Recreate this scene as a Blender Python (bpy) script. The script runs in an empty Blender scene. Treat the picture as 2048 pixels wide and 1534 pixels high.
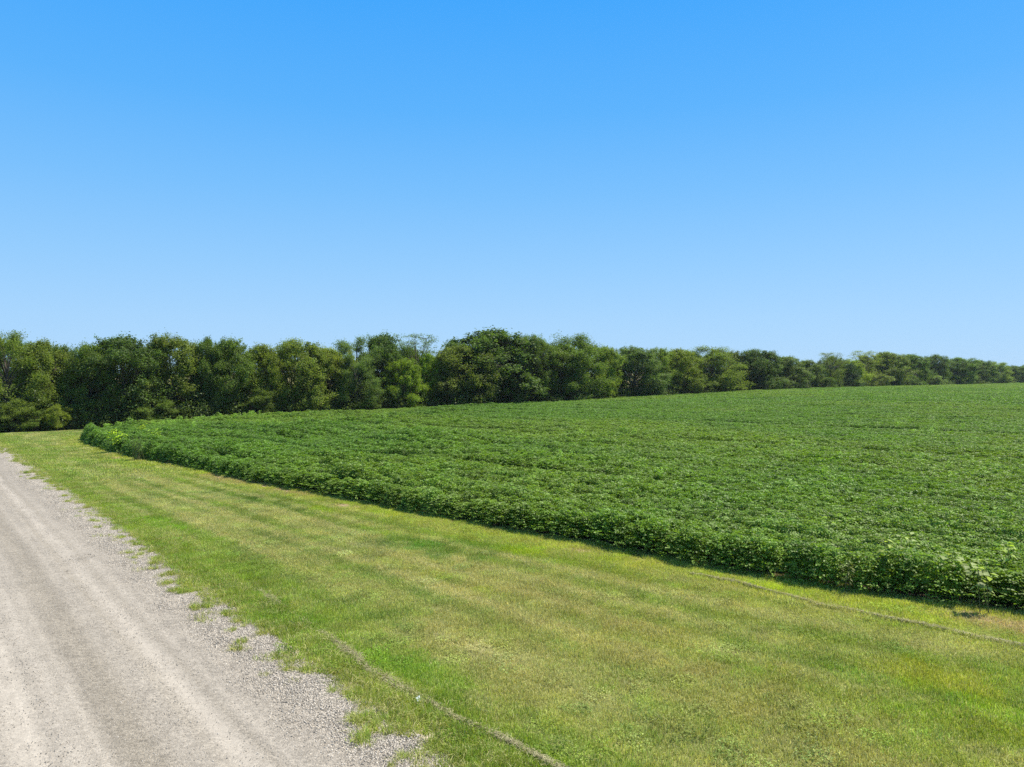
import bpy, math, random
import numpy as np
from mathutils import Vector

R = math.radians
rng = np.random.default_rng(11)
random.seed(11)
scene = bpy.context.scene
COL = scene.collection

# ------------------------------------------------------------------ camera, sky, sun, exposure
CAM_H = 5.5
FPX = 1420.0          # focal length in pixels of the 2048 px wide frame
HOR = 745.0           # pixel row of the horizon
cam_d = bpy.data.cameras.new('camera')
cam_d.sensor_width = 36.0
cam_d.lens = FPX / 2048 * 36.0
cam_d.clip_start = 0.1
cam_d.clip_end = 12000
cam = bpy.data.objects.new('camera', cam_d)
COL.objects.link(cam)
cam.location = (0, 0, CAM_H)
cam.rotation_euler = (R(90) - math.atan((767 - HOR) / FPX), 0, 0)
scene.camera = cam

SUN_AZ, SUN_EL = R(68), R(61)      # azimuth clockwise from the view direction (+Y)
world = bpy.data.worlds.new("World")
scene.world = world
world.use_nodes = True
wt = world.node_tree
for n in list(wt.nodes):
    wt.nodes.remove(n)
w_out = wt.nodes.new('ShaderNodeOutputWorld')
w_bg = wt.nodes.new('ShaderNodeBackground')
w_bg.inputs['Strength'].default_value = 0.1
sky = wt.nodes.new('ShaderNodeTexSky')
sky.sky_type = 'NISHITA'
sky.sun_disc = False
sky.sun_elevation = SUN_EL
sky.sun_rotation = SUN_AZ
sky.ozone_density = 3.0
sky.air_density = 1.0
sky.dust_density = 0.4
w_tc = wt.nodes.new('ShaderNodeTexCoord')
w_sep = wt.nodes.new('ShaderNodeSeparateXYZ')
w_rmp = wt.nodes.new('ShaderNodeValToRGB')
w_mix = wt.nodes.new('ShaderNodeMix')
w_mix.data_type = 'RGBA'
w_mix.inputs['Factor'].default_value = 0.94
wt.links.new(w_tc.outputs['Generated'], w_sep.inputs[0])
wt.links.new(w_sep.outputs['Z'], w_rmp.inputs['Fac'])


def lin(r, g, b):
    f = lambda c: (c / 255 / 12.92) if c / 255 <= 0.04045 else ((c / 255 + 0.055) / 1.055) ** 2.4
    return np.array([f(r), f(g), f(b)])


EXPO = 0.6
KS = 10 / 2 ** EXPO     # the ramp is written in display values
stops = [(0.0, lin(177, 218, 255) * KS), (0.07, lin(166, 213, 255) * KS), (0.145, lin(147, 205, 255) * KS),
         (0.24, lin(120, 193, 255) * KS), (0.34, lin(90, 180, 255) * KS), (0.47, lin(60, 167, 255) * KS),
         (0.62, np.array([0.12, 0.25, 0.45]) * KS), (1.0, np.array([0.10, 0.16, 0.25]) * KS)]
el = w_rmp.color_ramp.elements
while len(el) < len(stops):
    el.new(0.5)
for e, (p, c) in zip(el, stops):
    e.position = p
    e.color = (*c, 1)
wt.links.new(sky.outputs[0], w_mix.inputs['A'])
wt.links.new(w_rmp.outputs[0], w_mix.inputs['B'])
wt.links.new(w_mix.outputs['Result'], w_bg.inputs['Color'])
wt.links.new(w_bg.outputs[0], w_out.inputs['Surface'])

sun_d = bpy.data.lights.new('sun', 'SUN')
sun_d.energy = 4.8
sun_d.angle = R(0.5)
sun_d.color = (1.0, 0.93, 0.80)
sun = bpy.data.objects.new('sun', sun_d)
COL.objects.link(sun)
sdir = Vector((math.sin(SUN_AZ) * math.cos(SUN_EL), math.cos(SUN_AZ) * math.cos(SUN_EL), math.sin(SUN_EL)))
sun.rotation_euler = sdir.to_track_quat('Z', 'Y').to_euler()
sun.location = (60, 40, 120)

scene.view_settings.view_transform = 'Standard'
scene.view_settings.look = 'None'
scene.view_settings.exposure = EXPO
scene.view_settings.gamma = 1.0
scene.cycles.use_denoising = False
scene.cycles.use_adaptive_sampling = False
scene.cycles.max_bounces = 5
scene.cycles.diffuse_bounces = 3
scene.cycles.transmission_bounces = 4
scene.cycles.caustics_reflective = False
scene.cycles.caustics_refractive = False
scene.cycles.sample_clamp_indirect = 4.0


# ------------------------------------------------------------------ helpers
def tag(o, label=None, cat=None, group=None, kind=None):
    if label: o['label'] = label
    if cat: o['category'] = cat
    if group: o['group'] = group
    if kind: o['kind'] = kind
    return o


def np_mesh(name, verts, faces, attrs=None, smooth=False):
    """verts (N,3); faces: list of (M,k) int arrays; attrs {name: (N,) or (N,3)} on points"""
    me = bpy.data.meshes.new(name)
    verts = np.asarray(verts, dtype=np.float32)
    if not isinstance(faces, list):
        faces = [faces]
    faces = [np.asarray(f, dtype=np.int32) for f in faces if len(f)]
    me.vertices.add(len(verts))
    me.vertices.foreach_set('co', verts.ravel())
    if faces:
        li = np.concatenate([f.ravel() for f in faces])
        tot = np.concatenate([np.full(len(f), f.shape[1], dtype=np.int32) for f in faces])
        st = np.concatenate([[0], np.cumsum(tot)[:-1]]).astype(np.int32)
        me.loops.add(len(li))
        me.loops.foreach_set('vertex_index', li)
        me.polygons.add(len(tot))
        me.polygons.foreach_set('loop_start', st)
        if smooth:
            me.polygons.foreach_set('use_smooth', np.ones(len(tot), dtype=bool))
    for k, a in (attrs or {}).items():
        a = np.asarray(a)
        if a.ndim == 1:
            if a.dtype.kind == 'i':
                at = me.attributes.new(k, 'INT', 'POINT')
                at.data.foreach_set('value', a.astype(np.int32))
            else:
                at = me.attributes.new(k, 'FLOAT', 'POINT')
                at.data.foreach_set('value', a.astype(np.float32))
        else:
            at = me.attributes.new(k, 'FLOAT_VECTOR', 'POINT')
            at.data.foreach_set('vector', a.astype(np.float32).ravel())
    me.update(calc_edges=True)
    return me


def obj(name, me, mat=None, parent=None, link=True):
    o = bpy.data.objects.new(name, me)
    if mat is not None and not me.materials:
        me.materials.append(mat)
    if link:
        COL.objects.link(o)
    if parent is not None:
        o.parent = parent
    return o


def _hash(ix, iy, seed):
    h = (ix.astype(np.int64) * 374761393 + iy.astype(np.int64) * 668265263 + seed * 974711) & 0xffffffff
    h = ((h ^ (h >> 13)) * 1274126177) & 0xffffffff
    h = h ^ (h >> 16)
    return (h & 0xffff) / 65535.0


def vnoise(x, y, seed=0):
    x = np.asarray(x, float); y = np.asarray(y, float)
    ix = np.floor(x); iy = np.floor(y)
    fx = x - ix; fy = y - iy
    fx = fx * fx * (3 - 2 * fx); fy = fy * fy * (3 - 2 * fy)
    a = _hash(ix, iy, seed); b = _hash(ix + 1, iy, seed)
    c = _hash(ix, iy + 1, seed); d = _hash(ix + 1, iy + 1, seed)
    return (a * (1 - fx) + b * fx) * (1 - fy) + (c * (1 - fx) + d * fx) * fy


def fbm(x, y, seed=0, octv=4):
    s = 0; amp = 0.5; tot = 0
    for i in range(octv):
        s = s + amp * vnoise(x * 2 ** i + 17.3 * i, y * 2 ** i - 9.1 * i, seed + i * 7)
        tot += amp; amp *= 0.5
    return s / tot


def sstep(a, b, x):
    t = np.clip((x - a) / (b - a), 0, 1)
    return t * t * (3 - 2 * t)


def W(px, py, z=0.0):
    """world point of level z seen at a pixel of the 2048 wide photograph"""
    d = (CAM_H - z) * FPX / (py - HOR)
    return np.array([(px - 1024) / FPX * d, d])


# ------------------------------------------------------------------ plan of the place
P0 = np.array([-0.86, 9.9])            # a point on the right edge of the road
RD = np.array([-0.649, 0.761])         # along the road
RN = np.array([0.761, 0.649])          # to the right of the road


def road_ts(x, y):
    dx = x - P0[0]; dy = y - P0[1]
    return dx * RD[0] + dy * RD[1], -(dx * RN[0] + dy * RN[1])


ROAD_W = 7.3


def hedge_depth(u):
    u = np.clip(np.asarray(u, float), -1.3, 0.95)
    l = 122.2 / (1 - 0.73 * u)
    r = 122.7 / (1 - 0.9 * u)
    return np.where(u < -0.025, l, r)


far_px = [(264, 843), (406, 837), (520, 830), (754, 818), (1020, 807), (1254, 794), (1500, 780), (1767, 772), (2048, 765)]
ctrl = []
farpts = []
for px, py in far_px:
    u = (px - 1024) / FPX
    d = float(hedge_depth(u)) - (5.5 if px < 1300 else 7)
    z = CAM_H - (py - HOR) / FPX * d - 0.88
    farpts.append((u * d, d))
    ctrl.append((u * d, d, z))
    dd = float(hedge_depth(u)) + 4
    ctrl.append((u * dd, dd, z - 0.1))
    dd = float(hedge_depth(u)) + 25
    ctrl.append((u * dd, dd, z - 0.3))
near_px = [(2047, 1230), (1732, 1186), (1450, 1141), (1268, 1105), (1005, 1058), (800, 1018), (700, 1000), (547, 970),
           (410, 942), (294, 919), (260, 913), (212, 900), (181, 889), (166, 878)]
near = [W(*p) for p in near_px]
for p in near[::2]:
    ctrl.append((p[0], p[1], 0.0))
for t in (-30, -12, 0, 12, 25, 40, 52):
    for s in (-0.2, 3.6, 7.4, 14):
        q = P0 + RD * t - RN * s
        ctrl.append((q[0], q[1], 0.0))
for t in (5, 16, 28):                   # the shallow swale in the mown verge
    q = P0 + RD * t + RN * (5.0 - t * 0.05)
    ctrl.append((q[0], q[1], -0.12))
ctrl += [(-56, 80, -1.25), (-50, 84.5, -1.15), (-60, 86, -1.35), (-68, 90, -1.4), (-49, 70, -0.65), (-80, 95, -1.5),
         (0, -20, 0), (20, -10, 0), (40, 5, 0), (60, 30, 0.1), (90, 60, 0.3), (140, 120, 0.4), (150, 40, 0.3), (-40, 0, 0), (30, 40, 0.15),
         (300, 200, 0.3), (0, -200, 0), (-200, 0, -0.5), (300, -100, 0), (-150, 200, -1.5), (100, 400, -1), (450, 450, -1.0)]
ctrl = np.array(ctrl)


def _tps(r2):
    return np.where(r2 > 1e-9, r2 * np.log(np.maximum(r2, 1e-9)), 0) * 0.5


_n = len(ctrl)
_sc = 50.0
_c = ctrl[:, :2] / _sc
_A = np.zeros((_n + 3, _n + 3))
_A[:_n, :_n] = _tps(((_c[:, None] - _c[None]) ** 2).sum(-1)) + np.eye(_n) * 0.004
_A[:_n, _n] = 1; _A[:_n, _n + 1:] = _c
_A[_n, :_n] = 1; _A[_n + 1:, :_n] = _c.T
_w = np.linalg.solve(_A, np.concatenate([ctrl[:, 2], np.zeros(3)]))


def ground_z(x, y):
    x = np.atleast_1d(np.asarray(x, float)); y = np.atleast_1d(np.asarray(y, float))
    sh = x.shape
    q = np.stack([x.ravel(), y.ravel()], 1) / _sc
    out = np.empty(len(q))
    for i in range(0, len(q), 20000):
        qq = q[i:i + 20000]
        k = _tps(((qq[:, None] - _c[None]) ** 2).sum(-1))
        out[i:i + 20000] = k @ _w[:_n] + _w[_n] + qq @ _w[_n + 1:]
    r = np.hypot(x, y).ravel()
    f = sstep(380, 700, r)
    out = np.clip(out, -3, 3) * (1 - f) + (-2.0) * f
    return out.reshape(sh)


# outline of the bean field
edge_line = [(34.0, -1.5)] + [tuple(p) for p in near] + [(-37.2, 62.5), (-37.0, 66.5), (-35.6, 70.5)]
fl = []
d_ = -0.50
poly = list(edge_line) + [tuple(p) for p in farpts]
u = 0.86
poly += [(u * 420, 420), (330, 250), (120, -1.5)]
poly = np.array(poly)
edge_line = np.array(edge_line)


def in_poly(x, y, pg):
    c = np.zeros(x.shape, bool)
    n = len(pg)
    for i in range(n):
        x0, y0 = pg[i]; x1, y1 = pg[(i + 1) % n]
        cond = ((y0 > y) != (y1 > y))
        with np.errstate(divide='ignore', invalid='ignore'):
            xi = (x1 - x0) * (y - y0) / (y1 - y0) + x0
        c ^= cond & (x < xi)
    return c


def dist_line(x, y, ln):
    best = np.full(x.shape, 1e9)
    for (x0, y0), (x1, y1) in zip(ln[:-1], ln[1:]):
        dx, dy = x1 - x0, y1 - y0
        t = np.clip(((x - x0) * dx + (y - y0) * dy) / (dx * dx + dy * dy), 0, 1)
        best = np.minimum(best, np.hypot(x - x0 - t * dx, y - y0 - t * dy))
    return best


poly_closed = np.vstack([poly, poly[:1]])


# ------------------------------------------------------------------ materials
def new_mat(name):
    m = bpy.data.materials.new(name)
    m.use_nodes = True
    nt = m.node_tree
    for n in list(nt.nodes):
        nt.nodes.remove(n)
    out = nt.nodes.new('ShaderNodeOutputMaterial')
    return m, nt, out


def N(nt, t, **kw):
    n = nt.nodes.new(t)
    for k, v in kw.items():
        setattr(n, k, v)
    return n


def math_node(nt, op, a, b=None, clamp=False):
    n = N(nt, 'ShaderNodeMath', operation=op)
    n.use_clamp = clamp
    for i, v in enumerate((a, b)):
        if v is None: continue
        if isinstance(v, (int, float)): n.inputs[i].default_value = v
        else: nt.links.new(v, n.inputs[i])
    return n.outputs[0]


def mixc(nt, fac, a, b, blend='MIX'):
    n = N(nt, 'ShaderNodeMix', data_type='RGBA', blend_type=blend)
    for s, v in (('Factor', fac), ('A', a), ('B', b)):
        sock = [i for i in n.inputs if i.name == s and (i.type == 'RGBA' if s != 'Factor' else i.type == 'VALUE')][0]
        if isinstance(v, (int, float)): sock.default_value = v
        elif isinstance(v, (tuple, list, np.ndarray)): sock.default_value = (*v[:3], 1)
        else: nt.links.new(v, sock)
    return [o for o in n.outputs if o.type == 'RGBA'][0]


def attr(nt, name, typ='GEOMETRY'):
    n = N(nt, 'ShaderNodeAttribute', attribute_type=typ)
    n.attribute_name = name
    return n


def leaf_shader(nt, out, color, rough=0.5, spec=0.35, trans=0.35, trans_mul=(1.6, 1.5, 0.7)):
    p = N(nt, 'ShaderNodeBsdfPrincipled')
    nt.links.new(color, p.inputs['Base Color'])
    p.inputs['Roughness'].default_value = rough
    p.inputs['Specular IOR Level'].default_value = spec
    t = N(nt, 'ShaderNodeBsdfTranslucent')
    tc = mixc(nt, 1.0, color, trans_mul, 'MULTIPLY')
    nt.links.new(tc, t.inputs['Color'])
    mx = N(nt, 'ShaderNodeMixShader')
    mx.inputs[0].default_value = trans
    nt.links.new(p.outputs[0], mx.inputs[1])
    nt.links.new(t.outputs[0], mx.inputs[2])
    nt.links.new(mx.outputs[0], out.inputs['Surface'])
    return p


def tone_mul(nt, col, lo, hi):
    a = attr(nt, 'tone')
    mr = N(nt, 'ShaderNodeMapRange')
    nt.links.new(a.outputs['Fac'], mr.inputs['Value'])
    mr.inputs['To Min'].default_value = lo
    mr.inputs['To Max'].default_value = hi
    cmb = N(nt, 'ShaderNodeCombineColor')
    for i in range(3):
        nt.links.new(mr.outputs[0], cmb.inputs[i])
    return mixc(nt, 1.0, col, cmb.outputs[0], 'MULTIPLY')


# tree leaves: colour from the object, tone per leaf
M_leaf, nt, out = new_mat('tree_leaf')
oi = N(nt, 'ShaderNodeObjectInfo')
c = tone_mul(nt, oi.outputs['Color'], 0.55, 1.5)
leaf_shader(nt, out, c, 0.55, 0.25, 0.42, (1.35, 1.5, 0.6))

M_bark, nt, out = new_mat('bark')
p = N(nt, 'ShaderNodeBsdfPrincipled')
nz = N(nt, 'ShaderNodeTexNoise')
nz.inputs['Scale'].default_value = 6
tc = N(nt, 'ShaderNodeTexCoord')
nt.links.new(tc.outputs['Object'], nz.inputs['Vector'])
nt.links.new(mixc(nt, nz.outputs['Fac'], (0.04, 0.032, 0.025), (0.15, 0.125, 0.1)), p.inputs['Base Color'])
p.inputs['Roughness'].default_value = 0.9
nt.links.new(p.outputs[0], out.inputs['Surface'])

# crop leaves and grass blades: colour from the scattered clump, tone per leaf
M_bean, nt, out = new_mat('bean_leaf')
a = attr(nt, 'tint', 'INSTANCER')
c = tone_mul(nt, a.outputs['Color'], 0.4, 1.7)
leaf_shader(nt, out, c, 0.52, 0.36, 0.36, (1.4, 1.4, 0.6))

M_stem, nt, out = new_mat('bean_stem')
p = N(nt, 'ShaderNodeBsdfPrincipled')
p.inputs['Base Color'].default_value = (0.09, 0.10, 0.03, 1)
p.inputs['Roughness'].default_value = 0.7
nt.links.new(p.outputs[0], out.inputs['Surface'])

M_grass, nt, out = new_mat('grass_blade')
a = attr(nt, 'tint', 'INSTANCER')
dr = attr(nt, 'dry', 'INSTANCER')
rn = attr(nt, 'rnd')
f = math_node(nt, 'MULTIPLY', math_node(nt, 'SUBTRACT', dr.outputs['Fac'], rn.outputs['Fac']), 5.0)
f = math_node(nt, 'ADD', f, 0.5, True)
c = mixc(nt, f, a.outputs['Color'], (0.50, 0.49, 0.22))
c = tone_mul(nt, c, 0.6, 1.45)
leaf_shader(nt, out, c, 0.55, 0.25, 0.35, (1.3, 1.25, 0.7))

M_straw, nt, out = new_mat('dry_clippings')
c = tone_mul(nt, mixc(nt, 0.0, (0.36, 0.335, 0.20), (0, 0, 0)), 0.45, 1.5)
leaf_shader(nt, out, c, 0.8, 0.1, 0.15, (1, 1, 1))

M_stone, nt, out = new_mat('gravel_stone')
p = N(nt, 'ShaderNodeBsdfPrincipled')
c = tone_mul(nt, mixc(nt, 0.0, (0.43, 0.392, 0.342), (0, 0, 0)), 0.45, 1.5)
nt.links.new(c, p.inputs['Base Color'])
p.inputs['Roughness'].default_value = 0.85
nt.links.new(p.outputs[0], out.inputs['Surface'])

M_ground, nt, out = new_mat('ground')
p = N(nt, 'ShaderNodeBsdfPrincipled')
a = attr(nt, 'col')
geo = N(nt, 'ShaderNodeNewGeometry')
nz = N(nt, 'ShaderNodeTexNoise')
nz.inputs['Scale'].default_value = 9
nz.inputs['Detail'].default_value = 8
nt.links.new(geo.outputs['Position'], nz.inputs['Vector'])
mr = N(nt, 'ShaderNodeMapRange')
nt.links.new(nz.outputs['Fac'], mr.inputs['Value'])
mr.inputs['From Min'].default_value = 0.25; mr.inputs['From Max'].default_value = 0.75
mr.inputs['To Min'].default_value = 0.6; mr.inputs['To Max'].default_value = 1.4
cmb = N(nt, 'ShaderNodeCombineColor')
for i in range(3): nt.links.new(mr.outputs[0], cmb.inputs[i])
nt.links.new(mixc(nt, 1.0, a.outputs['Color'], cmb.outputs[0], 'MULTIPLY'), p.inputs['Base Color'])
p.inputs['Roughness'].default_value = 0.95
p.inputs['Specular IOR Level'].default_value = 0.1
bp = N(nt, 'ShaderNodeBump')
bp.inputs['Distance'].default_value = 0.04
bp.inputs['Strength'].default_value = 0.8
nt.links.new(nz.outputs['Fac'], bp.inputs['Height'])
nt.links.new(bp.outputs[0], p.inputs['Normal'])
nt.links.new(p.outputs[0], out.inputs['Surface'])

M_road, nt, out = new_mat('gravel')
p = N(nt, 'ShaderNodeBsdfPrincipled')
a = attr(nt, 'col')
geo = N(nt, 'ShaderNodeNewGeometry')
v1 = N(nt, 'ShaderNodeTexVoronoi'); v1.inputs['Scale'].default_value = 38
v2 = N(nt, 'ShaderNodeTexVoronoi'); v2.inputs['Scale'].default_value = 17
nz = N(nt, 'ShaderNodeTexNoise'); nz.inputs['Scale'].default_value = 55; nz.inputs['Detail'].default_value = 4
nz2 = N(nt, 'ShaderNodeTexNoise'); nz2.inputs['Scale'].default_value = 2.2; nz2.inputs['Detail'].default_value = 6
for n in (v1, v2, nz, nz2): nt.links.new(geo.outputs['Position'], n.inputs['Vector'])
rg = attr(nt, 'rough')
s1 = N(nt, 'ShaderNodeSeparateColor'); nt.links.new(v1.outputs['Color'], s1.inputs[0])
s2 = N(nt, 'ShaderNodeSeparateColor'); nt.links.new(v2.outputs['Color'], s2.inputs[0])
va = math_node(nt, 'SUBTRACT', s1.outputs[0], 0.5)
vb = math_node(nt, 'SUBTRACT', s2.outputs[0], 0.5)
vc = math_node(nt, 'SUBTRACT', nz.outputs['Fac'], 0.5)
vd = math_node(nt, 'SUBTRACT', nz2.outputs['Fac'], 0.5)
amp = math_node(nt, 'ADD', math_node(nt, 'MULTIPLY', rg.outputs['Fac'], 0.5), 0.16)
sm = math_node(nt, 'MULTIPLY', math_node(nt, 'ADD', va, math_node(nt, 'ADD', math_node(nt, 'MULTIPLY', vb, 0.6), vc)), amp)
sm = math_node(nt, 'ADD', sm, math_node(nt, 'MULTIPLY', vd, 0.35))
sm = math_node(nt, 'ADD', sm, 1.0)
cmb = N(nt, 'ShaderNodeCombineColor')
for i in range(3): nt.links.new(sm, cmb.inputs[i])
nt.links.new(mixc(nt, 1.0, a.outputs['Color'], cmb.outputs[0], 'MULTIPLY'), p.inputs['Base Color'])
p.inputs['Roughness'].default_value = 0.9
p.inputs['Specular IOR Level'].default_value = 0.2
bp = N(nt, 'ShaderNodeBump')
bp.inputs['Distance'].default_value = 0.02
nt.links.new(math_node(nt, 'ADD', math_node(nt, 'MULTIPLY', rg.outputs['Fac'], 0.7), 0.25), bp.inputs['Strength'])
nt.links.new(math_node(nt, 'SUBTRACT', 1.0, math_node(nt, 'ADD', v1.outputs['Distance'], math_node(nt, 'MULTIPLY', v2.outputs['Distance'], 0.7))), bp.inputs['Height'])
nt.links.new(bp.outputs[0], p.inputs['Normal'])
nt.links.new(p.outputs[0], out.inputs['Surface'])


def flat_mat(name, col, rough=0.6, nscale=30, amt=0.3):
    m, nt, out = new_mat(name)
    p = N(nt, 'ShaderNodeBsdfPrincipled')
    nz = N(nt, 'ShaderNodeTexNoise'); nz.inputs['Scale'].default_value = nscale
    tc = N(nt, 'ShaderNodeTexCoord'); nt.links.new(tc.outputs['Object'], nz.inputs['Vector'])
    nt.links.new(mixc(nt, nz.outputs['Fac'], np.array(col) * (1 - amt), np.minimum(np.array(col) * (1 + amt), 0.9)), p.inputs['Base Color'])
    p.inputs['Roughness'].default_value = rough
    nt.links.new(p.outputs[0], out.inputs['Surface'])
    return m


# ------------------------------------------------------------------ colours of the mown verge
EDGE_DIR = np.array([-0.79, 0.61])
patches = [  # px, py, length m, width m, colour, dryness, weight
    (860, 1098, 1.9, 0.55, (0.055, 0.15, 0.008), 0.02, 1.0), (960, 1092, 0.9, 0.3, (0.06, 0.15, 0.008), 0.03, 0.8),
    (500, 1000, 2.6, 0.45, (0.055, 0.125, 0.012), 0.05, 0.9), (640, 1018, 1.0, 0.25, (0.14, 0.24, 0.01), 0.05, 0.9),
    (1890, 1360, 0.8, 0.5, (0.17, 0.23, 0.016), 0.1, 0.75), (1960, 1440, 0.5, 0.5, (0.12, 0.2, 0.01), 0.1, 0.7),
    (1530, 1178, 0.5, 0.3, (0.17, 0.26, 0.01), 0.05, 0.9), (1060, 1105, 0.9, 0.35, (0.15, 0.24, 0.01), 0.05, 0.8),
    (470, 958, 2.5, 0.5, (0.2, 0.16, 0.05), 0.85, 0.9), (585, 985, 1.6, 0.35, (0.2, 0.15, 0.06), 0.9, 0.9),
    (2010, 1250, 0.9, 0.35, (0.2, 0.15, 0.08), 0.9, 0.9), (1180, 1280, 2.0, 0.8, (0.16, 0.19, 0.03), 0.5, 0.4),
    (1350, 1270, 1.5, 0.5, (0.17, 0.18, 0.03), 0.5, 0.4), (1500, 1400, 1.6, 0.9, (0.14, 0.16, 0.03), 0.55, 0.5),
    (1050, 1180, 2.2, 0.7, (0.16, 0.17, 0.04), 0.6, 0.6), (540, 1225, 1.5, 0.4, (0.07, 0.17, 0.008), 0.02, 0.8),
    (800, 1330, 1.6, 0.4, (0.09, 0.21, 0.008), 0.02, 0.8), (330, 1050, 3.0, 0.35, (0.10, 0.22, 0.006), 0.02, 0.8),
    (1250, 1140, 0.8, 0.3, (0.13, 0.2, 0.02), 0.1, 0.7), (720, 1100, 2.5, 0.8, (0.10, 0.15, 0.035), 0.3, 0.6),
]
patches = [(W(a, b), *r) for a, b, *r in patches]


def lawn_colour(x, y):
    t, s = road_ts(x, y)
    e = dist_line(x, y, edge_line)
    al = x * EDGE_DIR[0] + y * EDGE_DIR[1]
    ac = x * 0.61 + y * 0.79
    fr = np.clip(-s, 0.01, 60) / (np.clip(-s, 0.01, 60) + np.clip(e, 0.01, 60))     # share of the way from road to beans
    wv = (fbm(t * 0.06, fr * 2, 2) - 0.5) * 0.12
    n1 = fbm(t * 0.035, (fr + wv) * 15, 3)              # streaks along the road
    n2 = fbm(x * 0.55, y * 0.55, 21)
    n3 = fbm(al * 0.2, ac * 1.1, 31)
    n4 = vnoise(x * 2.6, y * 2.6, 41)
    base = np.array([0.118, 0.160, 0.026])
    col = np.tile(base, (len(x), 1))
    dry = np.full(len(x), 0.22)

    def blend(w, c, d=None):
        nonlocal col, dry
        w = np.clip(w, 0, 1)
        col = col * (1 - w[:, None]) + np.array(c) * w[:, None]
        if d is not None: dry = dry * (1 - w) + d * w
    blend(sstep(0.5, 0.62, n1) * 0.95, (0.15, 0.175, 0.055), 0.5)
    blend(sstep(0.48, 0.36, n1) * 0.9, (0.085, 0.130, 0.020), 0.1)
    n2 = n2 + (vnoise(x * 5.5, y * 5.5, 42) - 0.5) * 0.16
    blend(sstep(0.54, 0.72, n2) * 0.5, (0.15, 0.160, 0.045), 0.45)
    blend(sstep(0.50, 0.28, n2) * 0.7, (0.085, 0.13, 0.018), 0.12)
    blend(sstep(0.55, 0.72, n3) * 0.5, (0.075, 0.122, 0.018), 0.1)
    # yellower turf along the beans, greener turf along the road
    blend(sstep(3.4, 0.6, e + (n2 - 0.5) * 2) * 0.75, (0.155, 0.195, 0.022), 0.26)
    blend(sstep(2.6, 0.7, -s + (n2 - 0.5) * 1.6) * 0.9, (0.096, 0.142, 0.018), 0.1)
    # pale wheel and mower lines, running from the near right to the far left
    for f0, wd, am in ((0.13, 0.010, 0.6), (0.26, 0.016, 0.7), (0.33, 0.010, 0.5), (0.42, 0.020, 0.75), (0.53, 0.014, 0.6), (0.62, 0.020, 0.6), (0.74, 0.016, 0.6), (0.85, 0.012, 0.5)):
        w = np.exp(-((fr + wv * 0.6 - f0) / (wd * 1.5)) ** 2) * min(1, am * 1.35) * sstep(0.28, 0.5, fbm(t * 0.10, s * 0 + f0 * 50, 61)) * sstep(-6, 6, t)
        blend(w, (0.235, 0.235, 0.12), 0.8)
    for f0, wd, am in ((0.20, 0.022, 0.6), (0.37, 0.024, 0.8), (0.48, 0.024, 0.8), (0.58, 0.022, 0.7), (0.69, 0.026, 0.7), (0.80, 0.022, 0.6)):
        w = np.exp(-((fr + wv * 0.6 - f0) / (wd * 1.3)) ** 2) * min(1, am * 1.2) * sstep(0.28, 0.55, fbm(t * 0.10, s * 0 + f0 * 50, 62)) * sstep(-4, 10, t)
        blend(w * 0.75, (0.064, 0.106, 0.016), 0.05)
    for (c0, ln, wd, c, d, w) in patches:
        dx = x - c0[0]; dy = y - c0[1]
        a_ = (dx * EDGE_DIR[0] + dy * EDGE_DIR[1]) / ln
        b_ = (dx * 0.61 + dy * 0.79) / wd
        rr = np.sqrt(a_ ** 2 + b_ ** 2) * 0.8 + (n4 - 0.5) * 0.9 + (n2 - 0.5) * 1.3 + (vnoise(x * 6, y * 6, 43) - 0.5) * 0.8
        blend(sstep(1.25, 0.35, rr) * w * 0.8, np.array(c) * np.array([0.92, 0.78, 1.2]), d)
    col *= (0.82 + 0.36 * n4)[:, None]
    dry = np.clip(dry + (vnoise(x * 1.7, y * 1.7, 77) - 0.5) * 0.3, 0, 1)
    return col * np.array([3.0, 2.84, 2.8]), dry


bare_px = [(420, 950, 3.0, 0.45), (560, 978, 2.6, 0.4), (330, 928, 3.0, 0.45), (230, 915, 3.5, 0.5), (2030, 1247, 1.1, 0.35), (700, 1012, 1.2, 0.3), (1150, 1098, 1.2, 0.22), (1290, 1122, 0.8, 0.2)]
bare_px = [(W(a, b), l, w) for a, b, l, w in bare_px]


def bare_amount(x, y):
    out = np.zeros(len(x))
    k = (vnoise(x * 2.2, y * 2.2, 45) - .5) * .9 + (vnoise(x * 6, y * 6, 46) - .5) * .7
    for c0, ln, wd in bare_px:
        dx = x - c0[0]; dy = y - c0[1]
        rr = np.sqrt(((dx * EDGE_DIR[0] + dy * EDGE_DIR[1]) / ln) ** 2 + ((dx * .61 + dy * .79) / wd) ** 2)
        out = np.maximum(out, sstep(1.2, 0.4, rr + k))
    return out


# ------------------------------------------------------------------ ground sheet
ang = np.concatenate([np.arange(-50, 50, 0.4), np.arange(50, 310, 3.0)])
ang = np.radians(ang)
rad = [0.0]
r = 1.5
while r < 430:
    rad.append(r); r *= 1.02
while r < 6000:
    rad.append(r); r *= 1.15
rad = np.array(rad[1:])
A_, R_ = np.meshgrid(ang, rad)
gx = np.concatenate([[0.0], (np.sin(A_) * R_).ravel()]); gy = np.concatenate([[0.0], (np.cos(A_) * R_).ravel()])
gz = ground_z(gx, gy)
na, nr = len(ang), len(rad)
idx = 1 + np.arange(na * nr).reshape(nr, na)
i0 = idx[:-1]; i1 = idx[1:]
quads = np.stack([i0, np.roll(i0, -1, 1), np.roll(i1, -1, 1), i1], -1).reshape(-1, 4)[:, ::-1]
fan = np.stack([np.zeros(na, int), np.roll(idx[0], -1), idx[0]], -1)[:, ::-1]
gcol, gdry = lawn_colour(gx, gy)
gcol = gcol * 0.45 * (1 - gdry[:, None] * 0.5) + np.array([0.17, 0.14, 0.07]) * (gdry[:, None] * 0.5)
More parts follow.
